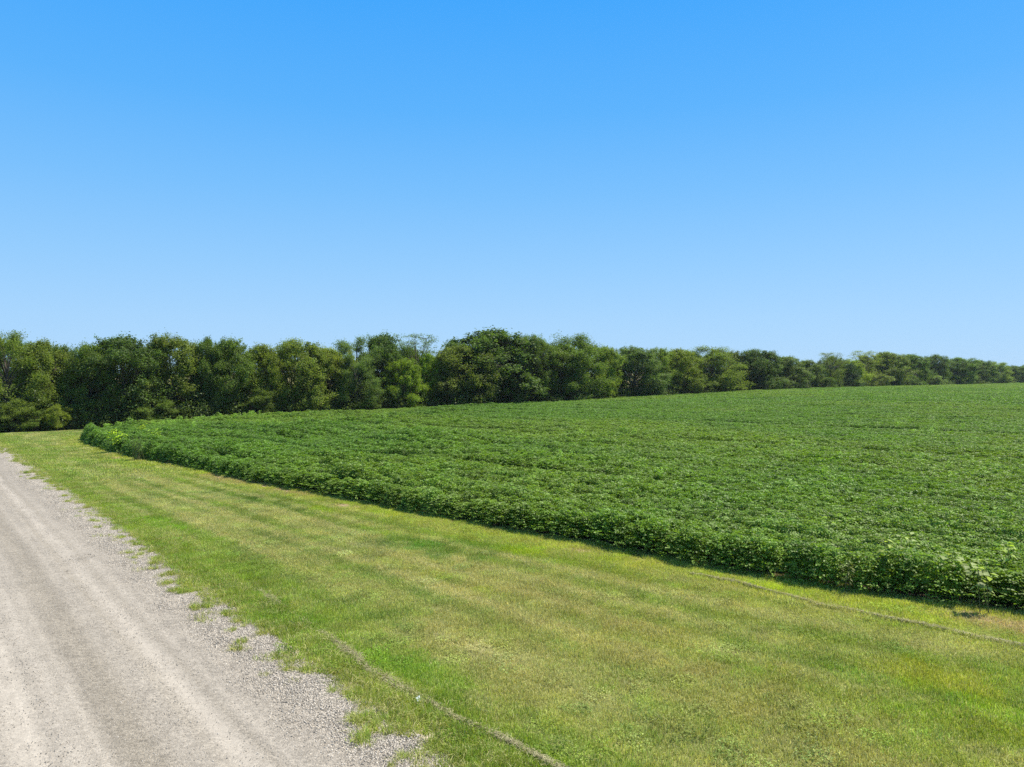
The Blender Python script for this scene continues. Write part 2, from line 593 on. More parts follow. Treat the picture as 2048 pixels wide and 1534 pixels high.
fin = in_poly(gx, gy, poly)
fd = dist_line(gx, gy, poly_closed)
soilw = np.where(fin, 1.0, sstep(0.35, 0.12, fd))
gcol = gcol * (1 - soilw[:, None]) + np.array([0.11, 0.078, 0.055]) * soilw[:, None]
ba = bare_amount(gx, gy)[:, None]
gcol = gcol * (1 - ba) + np.array([0.30, 0.225, 0.14]) * ba
gt, gs = road_ts(gx, gy)
bare = sstep(-0.75, 0.05, gs + (fbm(gx * 1.3, gy * 1.3, 5) - 0.5) * 0.9) * (gs < ROAD_W + 0.2)
gcol = gcol * (1 - bare[:, None]) + np.array([0.52, 0.45, 0.36]) * bare[:, None]
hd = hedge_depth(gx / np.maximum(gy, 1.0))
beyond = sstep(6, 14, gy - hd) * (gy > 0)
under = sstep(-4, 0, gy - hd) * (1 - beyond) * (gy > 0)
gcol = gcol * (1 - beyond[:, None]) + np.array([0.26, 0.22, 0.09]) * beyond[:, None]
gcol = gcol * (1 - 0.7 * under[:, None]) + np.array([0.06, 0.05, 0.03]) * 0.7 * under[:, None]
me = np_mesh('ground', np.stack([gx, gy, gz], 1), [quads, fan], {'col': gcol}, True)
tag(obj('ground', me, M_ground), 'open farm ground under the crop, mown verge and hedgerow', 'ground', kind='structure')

# ------------------------------------------------------------------ gravel road
tt = np.arange(-16, 175, 0.35)
ss = np.concatenate([np.arange(-0.55, 0.6, 0.08), np.arange(0.6, ROAD_W + 0.01, 0.1), [ROAD_W + 0.35]])
S_, T_ = np.meshgrid(ss, tt)
rx = P0[0] + RD[0] * T_ - RN[0] * S_
ry = P0[1] + RD[1] * T_ - RN[1] * S_
wob = (fbm(T_ * 0.35, S_ * 0.2, 8) - 0.5)
sp = S_ + wob * 0.16 + (fbm(T_ * 0.06, S_ * 0, 18) - .5) * .25
crown = 0.07 * (1 - ((S_ - 3.6) / 3.9) ** 2)
rz = ground_z(rx.ravel(), ry.ravel()).reshape(rx.shape) + crown + 0.012
rz += (fbm(rx * 4, ry * 4, 9) - 0.5) * 0.025 * sstep(1.6, 0.6, S_)
rut = np.exp(-((sp - 2.2) / 0.25) ** 2) + np.exp(-((sp - 4.4) / 0.35) ** 2)
rz -= 0.012 * rut
edge_dip = sstep(0.45, -0.25, S_ + (fbm(rx * 1.6, ry * 1.6, 15) - 0.5) * 0.8)
rz -= 0.06 * edge_dip
rz[:, -1] -= 0.12
GREY = np.array([0.280, 0.252, 0.216]); PALE = np.array([0.395, 0.357, 0.309]); BARE = np.array([0.52, 0.45, 0.36])
rc = np.tile(GREY, (*S_.shape, 1))
rg_ = np.full(S_.shape, 0.55)


def rblend(w, c, g):
    global rc, rg_
    w = np.clip(w, 0, 1)
    rc = rc * (1 - w[..., None]) + np.array(c) * w[..., None]
    rg_ = rg_ * (1 - w) + g * w


lo = fbm(T_ * 0.06, S_ * 3.2, 12)
hi = 0.7 * fbm(T_ * 0.05, sp * 7.0, 13) + 0.3 * fbm(T_ * 0.8, S_ * 3.0, 14)
rblend(sstep(1.55, 0.9, sp) * 0.8, (0.345, 0.308, 0.262), 0.9)
for c0, wd, am in ((1.72, 0.10, 0.3), (2.2, 0.2, 0.95), (2.55, 0.08, 0.35), (2.85, 0.14, 0.35), (3.75, 0.12, 0.55), (4.05, 0.18, 0.7), (4.55, 0.3, 0.85), (5.2, 0.25, 0.4), (6.0, 0.3, 0.6)):
    rblend(np.exp(-((sp - c0) / wd) ** 2) * am * (0.75 + 0.6 * lo), PALE, 0.10)
for c0, wd, am in ((1.95, 0.07, 0.3), (2.5, 0.07, 0.3), (3.3, 0.35, 0.5)):
    rblend(np.exp(-((sp - c0) / wd) ** 2) * am * (0.4 + lo), (0.25, 0.218, 0.168), 0.7)
rc *= (0.74 + 0.50 * hi)[..., None]
rblend(sstep(0.8, 0.1, S_) * sstep(0.40, 0.58, fbm(rx * 1.8, ry * 1.8, 19)), BARE, 0.4)
rblend(sstep(0.15, -0.3, S_) * 0.8, BARE, 0.4)
ni, nj = S_.shape
ii = np.arange(ni * nj).reshape(ni, nj)
rq = np.stack([ii[:-1, :-1], ii[:-1, 1:], ii[1:, 1:], ii[1:, :-1]], -1).reshape(-1, 4)
me = np_mesh('gravel_road', np.stack([rx.ravel(), ry.ravel(), rz.ravel()], 1), rq,
             {'col': rc.reshape(-1, 3), 'rough': rg_.ravel()}, True)
tag(obj('gravel_road', me, M_road), 'pale gravel country road with worn wheel tracks', 'road', kind='structure')


def surf_z(x, y):
    t, s = road_ts(x, y)
    z = ground_z(x, y)
    on = (s > -0.2) & (s < ROAD_W)
    return z + np.where(on, 0.07 * (1 - ((s - 3.6) / 3.9) ** 2) + 0.0, 0.0) * (s > 0.2)


# ------------------------------------------------------------------ scatter (stuff only)
def source_collection(name, objs):
    c = bpy.data.collections.new(name)
    for o in objs:
        c.objects.link(o)
    return c


def scatter(name, pts, var, rot, scl, extra, coll, label, cat):
    at = {'var': var.astype(np.int32), 'rot': rot, 'scl': scl}
    at.update(extra)
    me = np_mesh(name, pts, [], at)
    o = obj(name, me)
    ng = bpy.data.node_groups.new(name + '_nodes', 'GeometryNodeTree')
    ng.interface.new_socket('Geometry', in_out='INPUT', socket_type='NodeSocketGeometry')
    ng.interface.new_socket('Geometry', in_out='OUTPUT', socket_type='NodeSocketGeometry')
    gi = ng.nodes.new('NodeGroupInput'); go = ng.nodes.new('NodeGroupOutput')
    m2p = ng.nodes.new('GeometryNodeMeshToPoints')
    iop = ng.nodes.new('GeometryNodeInstanceOnPoints')
    ci = ng.nodes.new('GeometryNodeCollectionInfo')
    ci.inputs['Collection'].default_value = coll
    ci.inputs['Separate Children'].default_value = True
    ci.inputs['Reset Children'].default_value = True

    def na_(nm, typ):
        n = ng.nodes.new('GeometryNodeInputNamedAttribute')
        n.data_type = typ
        n.inputs['Name'].default_value = nm
        return n.outputs['Attribute']
    L = ng.links.new
    L(gi.outputs[0], m2p.inputs[0])
    L(m2p.outputs[0], iop.inputs['Points'])
    L(ci.outputs[0], iop.inputs['Instance'])
    iop.inputs['Pick Instance'].default_value = True
    L(na_('var', 'INT'), iop.inputs['Instance Index'])
    e2r = ng.nodes.new('FunctionNodeEulerToRotation')
    L(na_('rot', 'FLOAT_VECTOR'), e2r.inputs[0])
    L(e2r.outputs[0], iop.inputs['Rotation'])
    L(na_('scl', 'FLOAT_VECTOR'), iop.inputs['Scale'])
    L(iop.outputs[0], go.inputs[0])
    md = o.modifiers.new('scatter', 'NODES')
    md.node_group = ng
    tag(o, label, cat, kind='stuff')
    return o


def unit(v):
    return v / np.maximum(np.linalg.norm(v, axis=-1, keepdims=True), 1e-9)


def leaves(cen, nrm, length, width, g, fold=0.0, tone=None, tdir=None):
    """leaf shapes: six points each (pointed oval, creased along the middle)"""
    n = len(cen)
    nrm = unit(nrm)
    a = g.normal(size=(n, 3)) if tdir is None else tdir
    t = unit(a - (a * nrm).sum(1, keepdims=True) * nrm)
    b = np.cross(nrm, t)
    L = np.asarray(length).reshape(-1, 1) * np.ones((n, 1)); Wd = np.asarray(width).reshape(-1, 1) * np.ones((n, 1))
    f = nrm * Wd * fold
    v = np.stack([cen - t * L * 0.5, cen - t * L * 0.12 + b * Wd * 0.5 + f, cen + t * L * 0.5, cen - t * L * 0.12 - b * Wd * 0.5 + f], 1)
    vs = v.reshape(-1, 3)
    i = np.arange(n)[:, None] * 4
    tris = np.concatenate([i + np.array([[0, 2, 1]]), i + np.array([[0, 3, 2]])], 0)
    tn = (g.random(n) if tone is None else tone)
    return vs, tris, np.repeat(tn, 4)


# --- grass clumps
def grass_patch(seed, nb, rad_, h0, h1, wid, lean):
    g = np.random.default_rng(seed)
    r_ = rad_ * np.sqrt(g.random(nb)); a_ = g.random(nb) * 2 * np.pi
    x = r_ * np.cos(a_); y = r_ * np.sin(a_)
    h = g.uniform(h0, h1, nb)
    w = g.uniform(0.7, 1.3, nb) * wid
    ya = g.random(nb) * 2 * np.pi
    bx, by = np.cos(ya), np.sin(ya)
    la = g.random(nb) * 2 * np.pi
    lm = np.abs(g.normal(0, lean, nb)) * h
    lx, ly = np.cos(la) * lm, np.sin(la) * lm
    z0 = np.full(nb, -0.01)
    v = np.zeros((nb, 5, 3))
    v[:, 0] = np.stack([x - bx * w / 2, y - by * w / 2, z0], 1)
    v[:, 1] = np.stack([x + bx * w / 2, y + by * w / 2, z0], 1)
    v[:, 2] = np.stack([x - bx * w * .4 + lx * .4, y - by * w * .4 + ly * .4, h * .6], 1)
    v[:, 3] = np.stack([x + bx * w * .4 + lx * .4, y + by * w * .4 + ly * .4, h * .6], 1)
    v[:, 4] = np.stack([x + lx, y + ly, h * np.clip(1 - 0.3 * (lm / h) ** 2, 0.45, 1)], 1)
    i = np.arange(nb)[:, None] * 5
    tr = np.concatenate([i + np.array([[0, 1, 3]]), i + np.array([[0, 3, 2]]), i + np.array([[2, 3, 4]])])
    return np_mesh('grass_clump', v.reshape(-1, 3), tr, {'tone': np.repeat(g.random(nb), 5), 'rnd': np.repeat(g.random(nb), 5)})


gsrc = []
for k in range(8):
    gsrc.append(obj('grass_a%02d' % k, grass_patch(100 + k, 330, 0.34, 0.035, 0.085, 0.008, 0.7), M_grass, link=False))
for k in range(4):
    gsrc.append(obj('grass_b%02d' % k, grass_patch(200 + k, (100, 26, 34, 20)[k], (0.12, 0.17, 0.15, 0.2)[k], 0.05, 0.15, 0.009, 1.1), M_grass, link=False))
for k in range(3):
    gsrc.append(obj('grass_c%02d' % k, grass_patch(300 + k, 240, 0.6, 0.05, 0.12, 0.022, 0.7), M_grass, link=False))


def clover_patch(seed):
    g = np.random.default_rng(seed)
    n = 150
    r_ = 0.26 * np.sqrt(g.random(n)); a_ = g.random(n) * 6.28
    c = np.stack([r_ * np.cos(a_), r_ * np.sin(a_), g.uniform(.03, .085, n)], 1)
    v, f, t = leaves(c, np.stack([g.normal(0, .4, n), g.normal(0, .4, n), np.ones(n)], 1), g.uniform(.02, .05, n), g.uniform(.015, .03, n), g, .1)
    return np_mesh('clover', v, f, {'tone': t, 'rnd': np.full(len(v), 0.9)})


for k in range(3):
    gsrc.append(obj('grass_d%02d' % k, clover_patch(330 + k), M_grass, link=False))
C_grass = source_collection('grass_sources', gsrc)


def jgrid(x0, x1, y0, y1, st, g):
    X, Y = np.meshgrid(np.arange(x0, x1, st), np.arange(y0, y1, st))
    X = X + g.uniform(-.5, .5, X.shape) * st; Y = Y + g.uniform(-.5, .5, X.shape) * st
    return X.ravel(), Y.ravel()


def lawn_mask(x, y):
    t, s = road_ts(x, y)
    inside = in_poly(x, y, poly)
    d = dist_line(x, y, edge_line)
    m = ~inside | (d < 0.12)
    edge = s + (fbm(x * 0.9, y * 0.9, 5) - 0.5) * 0.55 + (vnoise(x * 6.5, y * 6.5, 6) - 0.5) * 0.45
    m &= (edge < -0.12) | ((s > ROAD_W + 0.25) & (s < 12) & (t < 45))
    m &= (y - hedge_depth(x / np.maximum(y, 1))) < -1.0
    return m


g = np.random.default_rng(5)
X1, Y1 = jgrid(-40, 36, 0.5, 42, 0.29, g)
m = lawn_mask(X1, Y1) & (X1 / np.maximum(Y1, 1) > -0.95) & (np.abs(X1) < 8 + 1.1 * Y1 + 12 * (X1 > 0)) & (np.hypot(X1, Y1) > 3.5) & (np.hypot(X1, Y1) < 43)
m &= g.random(len(X1)) > bare_amount(X1, Y1) * 0.78
X1, Y1 = X1[m], Y1[m]
v1_ = g.integers(0, 8, len(X1))
cw = fbm(X1 * 0.8, Y1 * 0.8, 131) + 0.12 * sstep(-3, -0.5, road_ts(X1, Y1)[1])
v1_ = np.where((cw > 0.58) & (g.random(len(X1)) < 0.25), 15 + g.integers(0, 3, len(X1)), v1_)
X2, Y2 = jgrid(-75, 0, 20, 95, 0.5, g)
m = lawn_mask(X2, Y2) & (X2 / Y2 > -0.95) & (np.hypot(X2, Y2) >= 42)
m &= g.random(len(X2)) > bare_amount(X2, Y2) * 0.7
X2, Y2 = X2[m], Y2[m]
v2_ = 12 + g.integers(0, 3, len(X2))
# verge tufts creeping over the gravel
X3, Y3 = [], []
NT = 22000
t_ = -6 + 80 * g.random(NT) ** 1.35; s_ = g.uniform(-0.9, 1.3, NT)
q = P0[None] + RD[None] * t_[:, None] - RN[None] * s_[:, None]
cl = fbm(q[:, 0] * 0.9, q[:, 1] * 0.9, 5) * 0.45 + vnoise(q[:, 0] * 3.6, q[:, 1] * 3.6, 17) * 0.55
cl += 0.25 * (vnoise(q[:, 0] * 6, q[:, 1] * 6, 18) - .5)
keep = (cl > 0.345 + 0.32 * np.clip(s_ + 0.25, 0, 2)) & (g.random(NT) < 0.7)
keep |= (g.random(NT) < 0.003 * (s_ < .9)) & (s_ > 0)
X3, Y3 = q[keep, 0], q[keep, 1]
v3_ = 8 + g.integers(0, 4, len(X3))
GX = np.concatenate([X1, X2, X3]); GY = np.concatenate([Y1, Y2, Y3]); GV = np.concatenate([v1_, v2_, v3_])
tint, dryv = lawn_colour(GX, GY)
n3 = len(X3)
dryv[-n3:] = np.clip(dryv[-n3:] + 0.2, 0, 1)
tint[-n3:] = tint[-n3:] * .7 + np.array([0.27, 0.30, 0.07]) * .3
tint *= g.uniform(.78, 1.22, (len(GX), 1)) * np.array([1, 1, 1]) * (1 + g.normal(0, .05, (len(GX), 3)))
tint[GV >= 15] *= np.array([.68, .76, .6])
hs = (0.55 + 0.9 * fbm(GX * 0.8, GY * 0.8, 71)) * g.uniform(.75, 1.3, len(GX))
hs *= np.where(np.arange(len(GX)) >= len(GX) - n3, 0.75, 1.0)
hs *= 1 + 0.55 * sstep(-1.6, -0.3, road_ts(GX, GY)[1])
gsx = np.where(np.arange(len(GX)) >= len(GX) - n3, g.uniform(.45, 1.15, len(GX)), 1.0)
hs *= np.where(np.arange(len(GX)) >= len(GX) - n3, np.minimum(gsx * 1.1, 1), 1.0)
rot = np.stack([g.normal(0, .05, len(GX)), g.normal(0, .05, len(GX)), g.random(len(GX)) * 6.28], 1)
scatter('lawn_grass', np.stack([GX, GY, surf_z(GX, GY)], 1), GV, rot, np.stack([gsx, gsx, hs], 1),
        {'tint': tint, 'dry': dryv}, C_grass, 'mown grass verge between the gravel road and the bean field', 'grass')
print('grass clumps', len(GX))


# --- gravel stones
def stone_patch(seed, ns, rad_, s0, s1):
    g = np.random.default_rng(seed)
    base = np.array([[1, 0, 0], [-1, 0, 0], [0, 1, 0], [0, -1, 0], [0, 0, 1], [0, 0, -1]], float)
    tri = np.array([[0, 2, 4], [2, 1, 4], [1, 3, 4], [3, 0, 4], [2, 0, 5], [1, 2, 5], [3, 1, 5], [0, 3, 5]])
    r_ = rad_ * np.sqrt(g.random(ns)); a_ = g.random(ns) * 6.28
    V = []; F = []; T = []
    for i in range(ns):
        s = s0 + (s1 - s0) * g.random() ** 3
        v = base * g.uniform(0.6, 1.25, (6, 1)) * s * np.array([1, g.uniform(.6, 1), g.uniform(.4, .7)])
        q_ = np.linalg.qr(g.normal(size=(3, 3)))[0]
        v = v @ q_.T
        v += np.array([r_[i] * np.cos(a_[i]), r_[i] * np.sin(a_[i]), s * 0.02])
        V.append(v); F.append(tri + 6 * i); T.append(np.full(6, g.random() ** 1.3))
    return np_mesh('stones', np.concatenate(V), np.concatenate(F), {'tone': np.concatenate(T)})


ssrc = [obj('stones_a%d' % k, stone_patch(400 + k, 170, 0.36, 0.007, 0.026), M_stone, link=False) for k in range(5)]
ssrc += [obj('stones_b%d' % k, stone_patch(420 + k, 60, 0.5, 0.005, 0.016), M_stone, link=False) for k in range(4)]
C_stone = source_collection('stone_sources', ssrc)
nA = 3600
tA = 60 * g.random(nA) ** 1.2 - 5; sA = 0.22 + np.abs(g.normal(0.1, 0.42, nA))
nB = 3600
tB = 45 * g.random(nB) - 5; sB = g.uniform(0.3, ROAD_W, nB)
kp = ~((np.abs(sB - 2.2) < 0.3) | (np.abs(sB - 4.5) < 0.4)) | (g.random(nB) < 0.3)
tS = np.concatenate([tA, tB[kp]]); sS = np.concatenate([sA, sB[kp]])
vS = np.concatenate([g.integers(0, 5, nA), 5 + g.integers(0, 4, kp.sum())])
q = P0[None] + RD[None] * tS[:, None] - RN[None] * sS[:, None]
zS = surf_z(q[:, 0], q[:, 1]) + 0.012 - 0.05 * sstep(0.35, -0.1, sS)
one = np.ones(len(tS))
scatter('loose_gravel', np.stack([q[:, 0], q[:, 1], zS], 1), vS, np.stack([one * 0, one * 0, g.random(len(tS)) * 6.28], 1),
        np.stack([one, one, one], 1), {}, C_stone, 'loose gravel stones along the grassy shoulder of the road', 'gravel')


# --- beans
def tube(p0, p1, r0, r1, k=4, mid=None, segs=1):
    pts = [np.array(p0, float)]
    if mid is not None: pts.append(np.array(mid, float))
    pts.append(np.array(p1, float))
    rr_ = np.linspace(r0, r1, len(pts))
    V = []; F = []
    for i, p in enumerate(pts):
        d = unit((pts[min(i + 1, len(pts) - 1)] - pts[max(i - 1, 0)])[None])[0]
        a = np.cross(d, [0, 0, 1.0]) if abs(d[2]) < 0.95 else np.cross(d, [1.0, 0, 0])
        a = unit(a[None])[0]; b = np.cross(d, a)
        th = np.arange(k) * 2 * np.pi / k
        V.append(p + rr_[i] * (np.cos(th)[:, None] * a + np.sin(th)[:, None] * b))
    for i in range(len(pts) - 1):
        for j in range(k):
            F.append((i * k + j, i * k + (j + 1) % k, (i + 1) * k + (j + 1) % k, (i + 1) * k + j))
    return np.concatenate(V), np.array(F)


def bean_patch(seed, ntri, lx, ly, hgt, leaf):
    g = np.random.default_rng(seed)
    x = g.uniform(-lx / 2, lx / 2, ntri)
    y = np.clip(g.normal(0, ly * 0.34, ntri), -ly * 0.75, ly * 0.75)
    top = hgt * (1 - 0.55 * (np.abs(y) / (ly * 0.7)) ** 2.2) * (0.9 + 0.2 * vnoise(x * 5 + seed, y * 5, seed))
    z = top * (1 - 0.85 * g.random(ntri) ** 1.9)
    z = np.maximum(z, 0.1)
    cen = np.stack([x, y, z], 1)
    nrm = np.stack([g.normal(0, .55, ntri), g.normal(0, .55, ntri) + y * 0.5, np.ones(ntri)], 1)
    vs, fs, ts = [], [], []
    off = 0
    tone0 = np.clip(g.normal(.5, .2, ntri), 0, 1)
    az = g.random(ntri) * 6.28
    for k in range(3):
        a = az + (k - 1) * 1.9
        dd = np.stack([np.cos(a), np.sin(a), g.normal(-.25, .25, ntri)], 1)
        c = cen + dd * leaf * 0.75
        nn = nrm + g.normal(0, .28, (ntri, 3)) + np.stack([np.cos(a), np.sin(a), a * 0], 1) * 0.2
        v, f, t = leaves(c, nn, g.uniform(.8, 1.2, ntri) * leaf * 1.25, g.uniform(.8, 1.2, ntri) * leaf * 0.85, g, 0.12,
                         np.clip(tone0 + g.normal(0, .12, ntri), 0, 1), dd)
        vs.append(v); fs.append(f + off); ts.append(t); off += len(v)
    return np_mesh('bean_row', np.concatenate(vs), np.concatenate(fs), {'tone': np.concatenate(ts)})


def weed_patch(seed):
    g = np.random.default_rng(seed)
    n = 90
    x = g.normal(0, .09, n); y = g.normal(0, .09, n); z = g.uniform(.5, 1.3, n)
    v, f, t = leaves(np.stack([x, y, z], 1), np.stack([g.normal(0, .6, n), g.normal(0, .6, n), np.ones(n)], 1), 0.14, 0.045, g, .1, g.uniform(.5, 1, n))
    return np_mesh('tall_weed', v, f, {'tone': t})


bsrc = [obj('bean_a%02d' % k, bean_patch(500 + k, 560, 0.72, 0.76, 0.95, 0.059), M_bean, link=False) for k in range(10)]
bsrc += [obj('bean_b%02d' % k, bean_patch(540 + k, 640, 1.7, 1.3, 0.95, 0.10), M_bean, link=False) for k in range(6)]
bsrc += [obj('bean_c%02d' % k, weed_patch(580 + k), M_bean, link=False) for k in range(3)]
C_bean = source_collection('bean_sources', bsrc)
rowd = np.array([-0.79, 0.613]); rown = np.array([0.613, 0.79])
rowang = math.atan2(rowd[1], rowd[0])


def rows(step, gap, dmin, dmax, g):
    a = np.arange(-420, 420, step); b = np.arange(0, 720, gap)
    Aa, Bb = np.meshgrid(a, b)
    Aa = Aa + g.uniform(-.2, .2, Aa.shape) * step
    Bb = Bb + g.normal(0, 0.05, Aa.shape)
    # gently wandering rows
    x = (Aa * rowd[0] + Bb * rown[0]).ravel(); y = (Aa * rowd[1] + Bb * rown[1]).ravel()
    dd = np.hypot(x, y)
    m = (y > 1) & (x / np.maximum(y, 1) < np.where(dd < 75, 2.6, 0.92)) & (x / np.maximum(y, 1) > -0.85) & (dd >= dmin) & (dd < dmax)
    x, y = x[m], y[m]
    m = in_poly(x, y, poly)
    return x[m], y[m]


Xa, Ya = rows(0.62, 0.76, 0, 110, g)
de = dist_line(Xa, Ya, edge_line)
df = dist_line(Xa, Ya, poly_closed)
m = (de > 1.45) & (df > 0.4)
Xa, Ya = Xa[m], Ya[m]
ra = rowang + g.normal(0, .12, len(Xa)) + np.pi * g.integers(0, 2, len(Xa))
# headland rows that follow the field edge
hx, hy, hr = [], [], []
seg = np.diff(edge_line, axis=0)
sl = np.hypot(seg[:, 0], seg[:, 1])
cum = np.concatenate([[0], np.cumsum(sl)])
for off_ in (0.36, 1.08):
    for d0 in np.arange(0, cum[-1], 0.5):
        k = min(np.searchsorted(cum, d0, 'right') - 1, len(sl) - 1)
        f_ = (d0 - cum[k]) / sl[k]
        dv = seg[k] / sl[k]
        nv = np.array([dv[1], -dv[0]])
        p_ = edge_line[k] + seg[k] * f_
        q_ = p_ + nv * 0.5
        if not in_poly(np.array([q_[0]]), np.array([q_[1]]), poly)[0]: nv = -nv
        p_ = p_ + nv * (off_ + g.normal(0, .09) + (fbm(np.array([d0 * .5]), np.array([off_]), 161)[0] - .5) * .45) + dv * g.normal(0, .1)
        if p_[1] > 2 and p_[0] / p_[1] < 8:
            hx.append(p_[0]); hy.append(p_[1]); hr.append(math.atan2(dv[1], dv[0]) + g.normal(0, .15))
hx, hy, hr = map(np.array, (hx, hy, hr))
Xb, Yb = rows(1.45, 1.3, 110, 470, g)
rb = rowang + g.normal(0, .2, len(Xb)) + np.pi * g.integers(0, 2, len(Xb))
# tall weeds standing above the canopy
nw = 500
wx, wy = [], []
xs, ys = g.uniform(-40, 130, 40000), g.uniform(12, 150, 40000)
cl = fbm(xs * 0.06, ys * 0.06, 91) + 0.35 * np.exp(-((xs - W(1480, 930, .9)[0]) ** 2 + (ys - W(1480, 930, .9)[1]) ** 2) / 60)
m = in_poly(xs, ys, poly) & (cl > 0.66) & (g.random(40000) < 0.035) & (np.abs(xs / ys) < 0.8)
wx, wy = xs[m], ys[m]
# a fringe of weeds along the left end of the field
k = 90
f_ = g.random(k)
lx_ = np.concatenate([np.interp(f_, [0, .15, 1], [-37, -35.5, farpts[2][0]]), wx]); ly_ = np.concatenate([np.interp(f_, [0, .15, 1], [64, 70, farpts[2][1]]), wy])
BX = np.concatenate([Xa, hx, Xb, lx_]); BY = np.concatenate([Ya, hy, Yb, ly_])
BR = np.concatenate([ra, hr, rb, g.random(len(lx_)) * 6.28])
BV = np.concatenate([g.integers(0, 10, len(Xa) + len(hx)), 10 + g.integers(0, 6, len(Xb)), 16 + g.integers(0, 3, len(lx_))])
al = BX * rowd[0] + BY * rowd[1]; ac = BX * rown[0] + BY * rown[1]
nA_ = fbm(al * 0.12, ac * 0.35, 101); nB_ = fbm(BX * 0.7, BY * 0.7, 111, 3); nC_ = fbm(BX * 0.035, BY * 0.035, 121)
nD_ = vnoise(al * 0.16 + 3 * nC_, ac * 0.42, 141)
leftw = sstep(12, -12, BX)
lodge = sstep(0.30, 0.75, nD_) * 0.45 + 0.55 * (0.5 + 0.5 * np.sin(2 * np.pi * (ac / 2.28 + 2.2 * vnoise(al * 0.09, ac * 0.12, 142)))) * sstep(0.2, 0.6, vnoise(al * 0.17, ac * 0.3, 143))
hz = 0.64 - 0.10 * leftw + 0.26 * nA_ + 0.24 * nB_ + (0.10 + 0.46 * leftw) * lodge
hz *= g.uniform(.94, 1.06, len(BX))
hz *= 1 - 0.3 * sstep(0.06, 0.0, np.abs(((ac + 3 * (fbm(al * .02, al * 0, 9) - .5)) / 18.3) % 1 - 0.5)) * (np.hypot(BX, BY) > 30)
hz *= np.where((np.arange(len(BX)) >= len(Xa)) & (np.arange(len(BX)) < len(Xa) + len(hx)), g.uniform(.78, 1.08, len(BX)), 1)
bt = np.tile(np.array([0.122, 0.238, 0.031]), (len(BX), 1))
w_ = sstep(0.42, 0.62, nC_)[:, None]
bt = bt * (1 - w_) + np.array([0.170, 0.272, 0.037]) * w_
w_ = sstep(0.5, 0.75, nB_)[:, None] * 0.6
bt = bt * (1 - w_) + np.array([0.160, 0.286, 0.044]) * w_
far_w = sstep(60, 200, np.hypot(BX, BY))[:, None]
bt[-len(lx_):] = np.array([0.19, 0.32, 0.05])
bt *= g.uniform(.85, 1.15, (len(BX), 1))
sxy = np.where(BV < 16, g.uniform(.95, 1.1, len(BX)), 1.0)
rx_ = (vnoise(al * 0.2, ac * 0.5, 151) - .5) * 0.5 * (np.cos(BR - rowang)) * (BV < 16)
rot = np.stack([rx_, BX * 0, BR], 1)
scatter('soybean_crop', np.stack([BX, BY, ground_z(BX, BY)], 1), BV, rot, np.stack([sxy, sxy, hz], 1), {'tint': bt}, C_bean,
        'deep green soybean crop filling the field up to the hedgerow', 'crop')
print('bean clumps', len(BX))


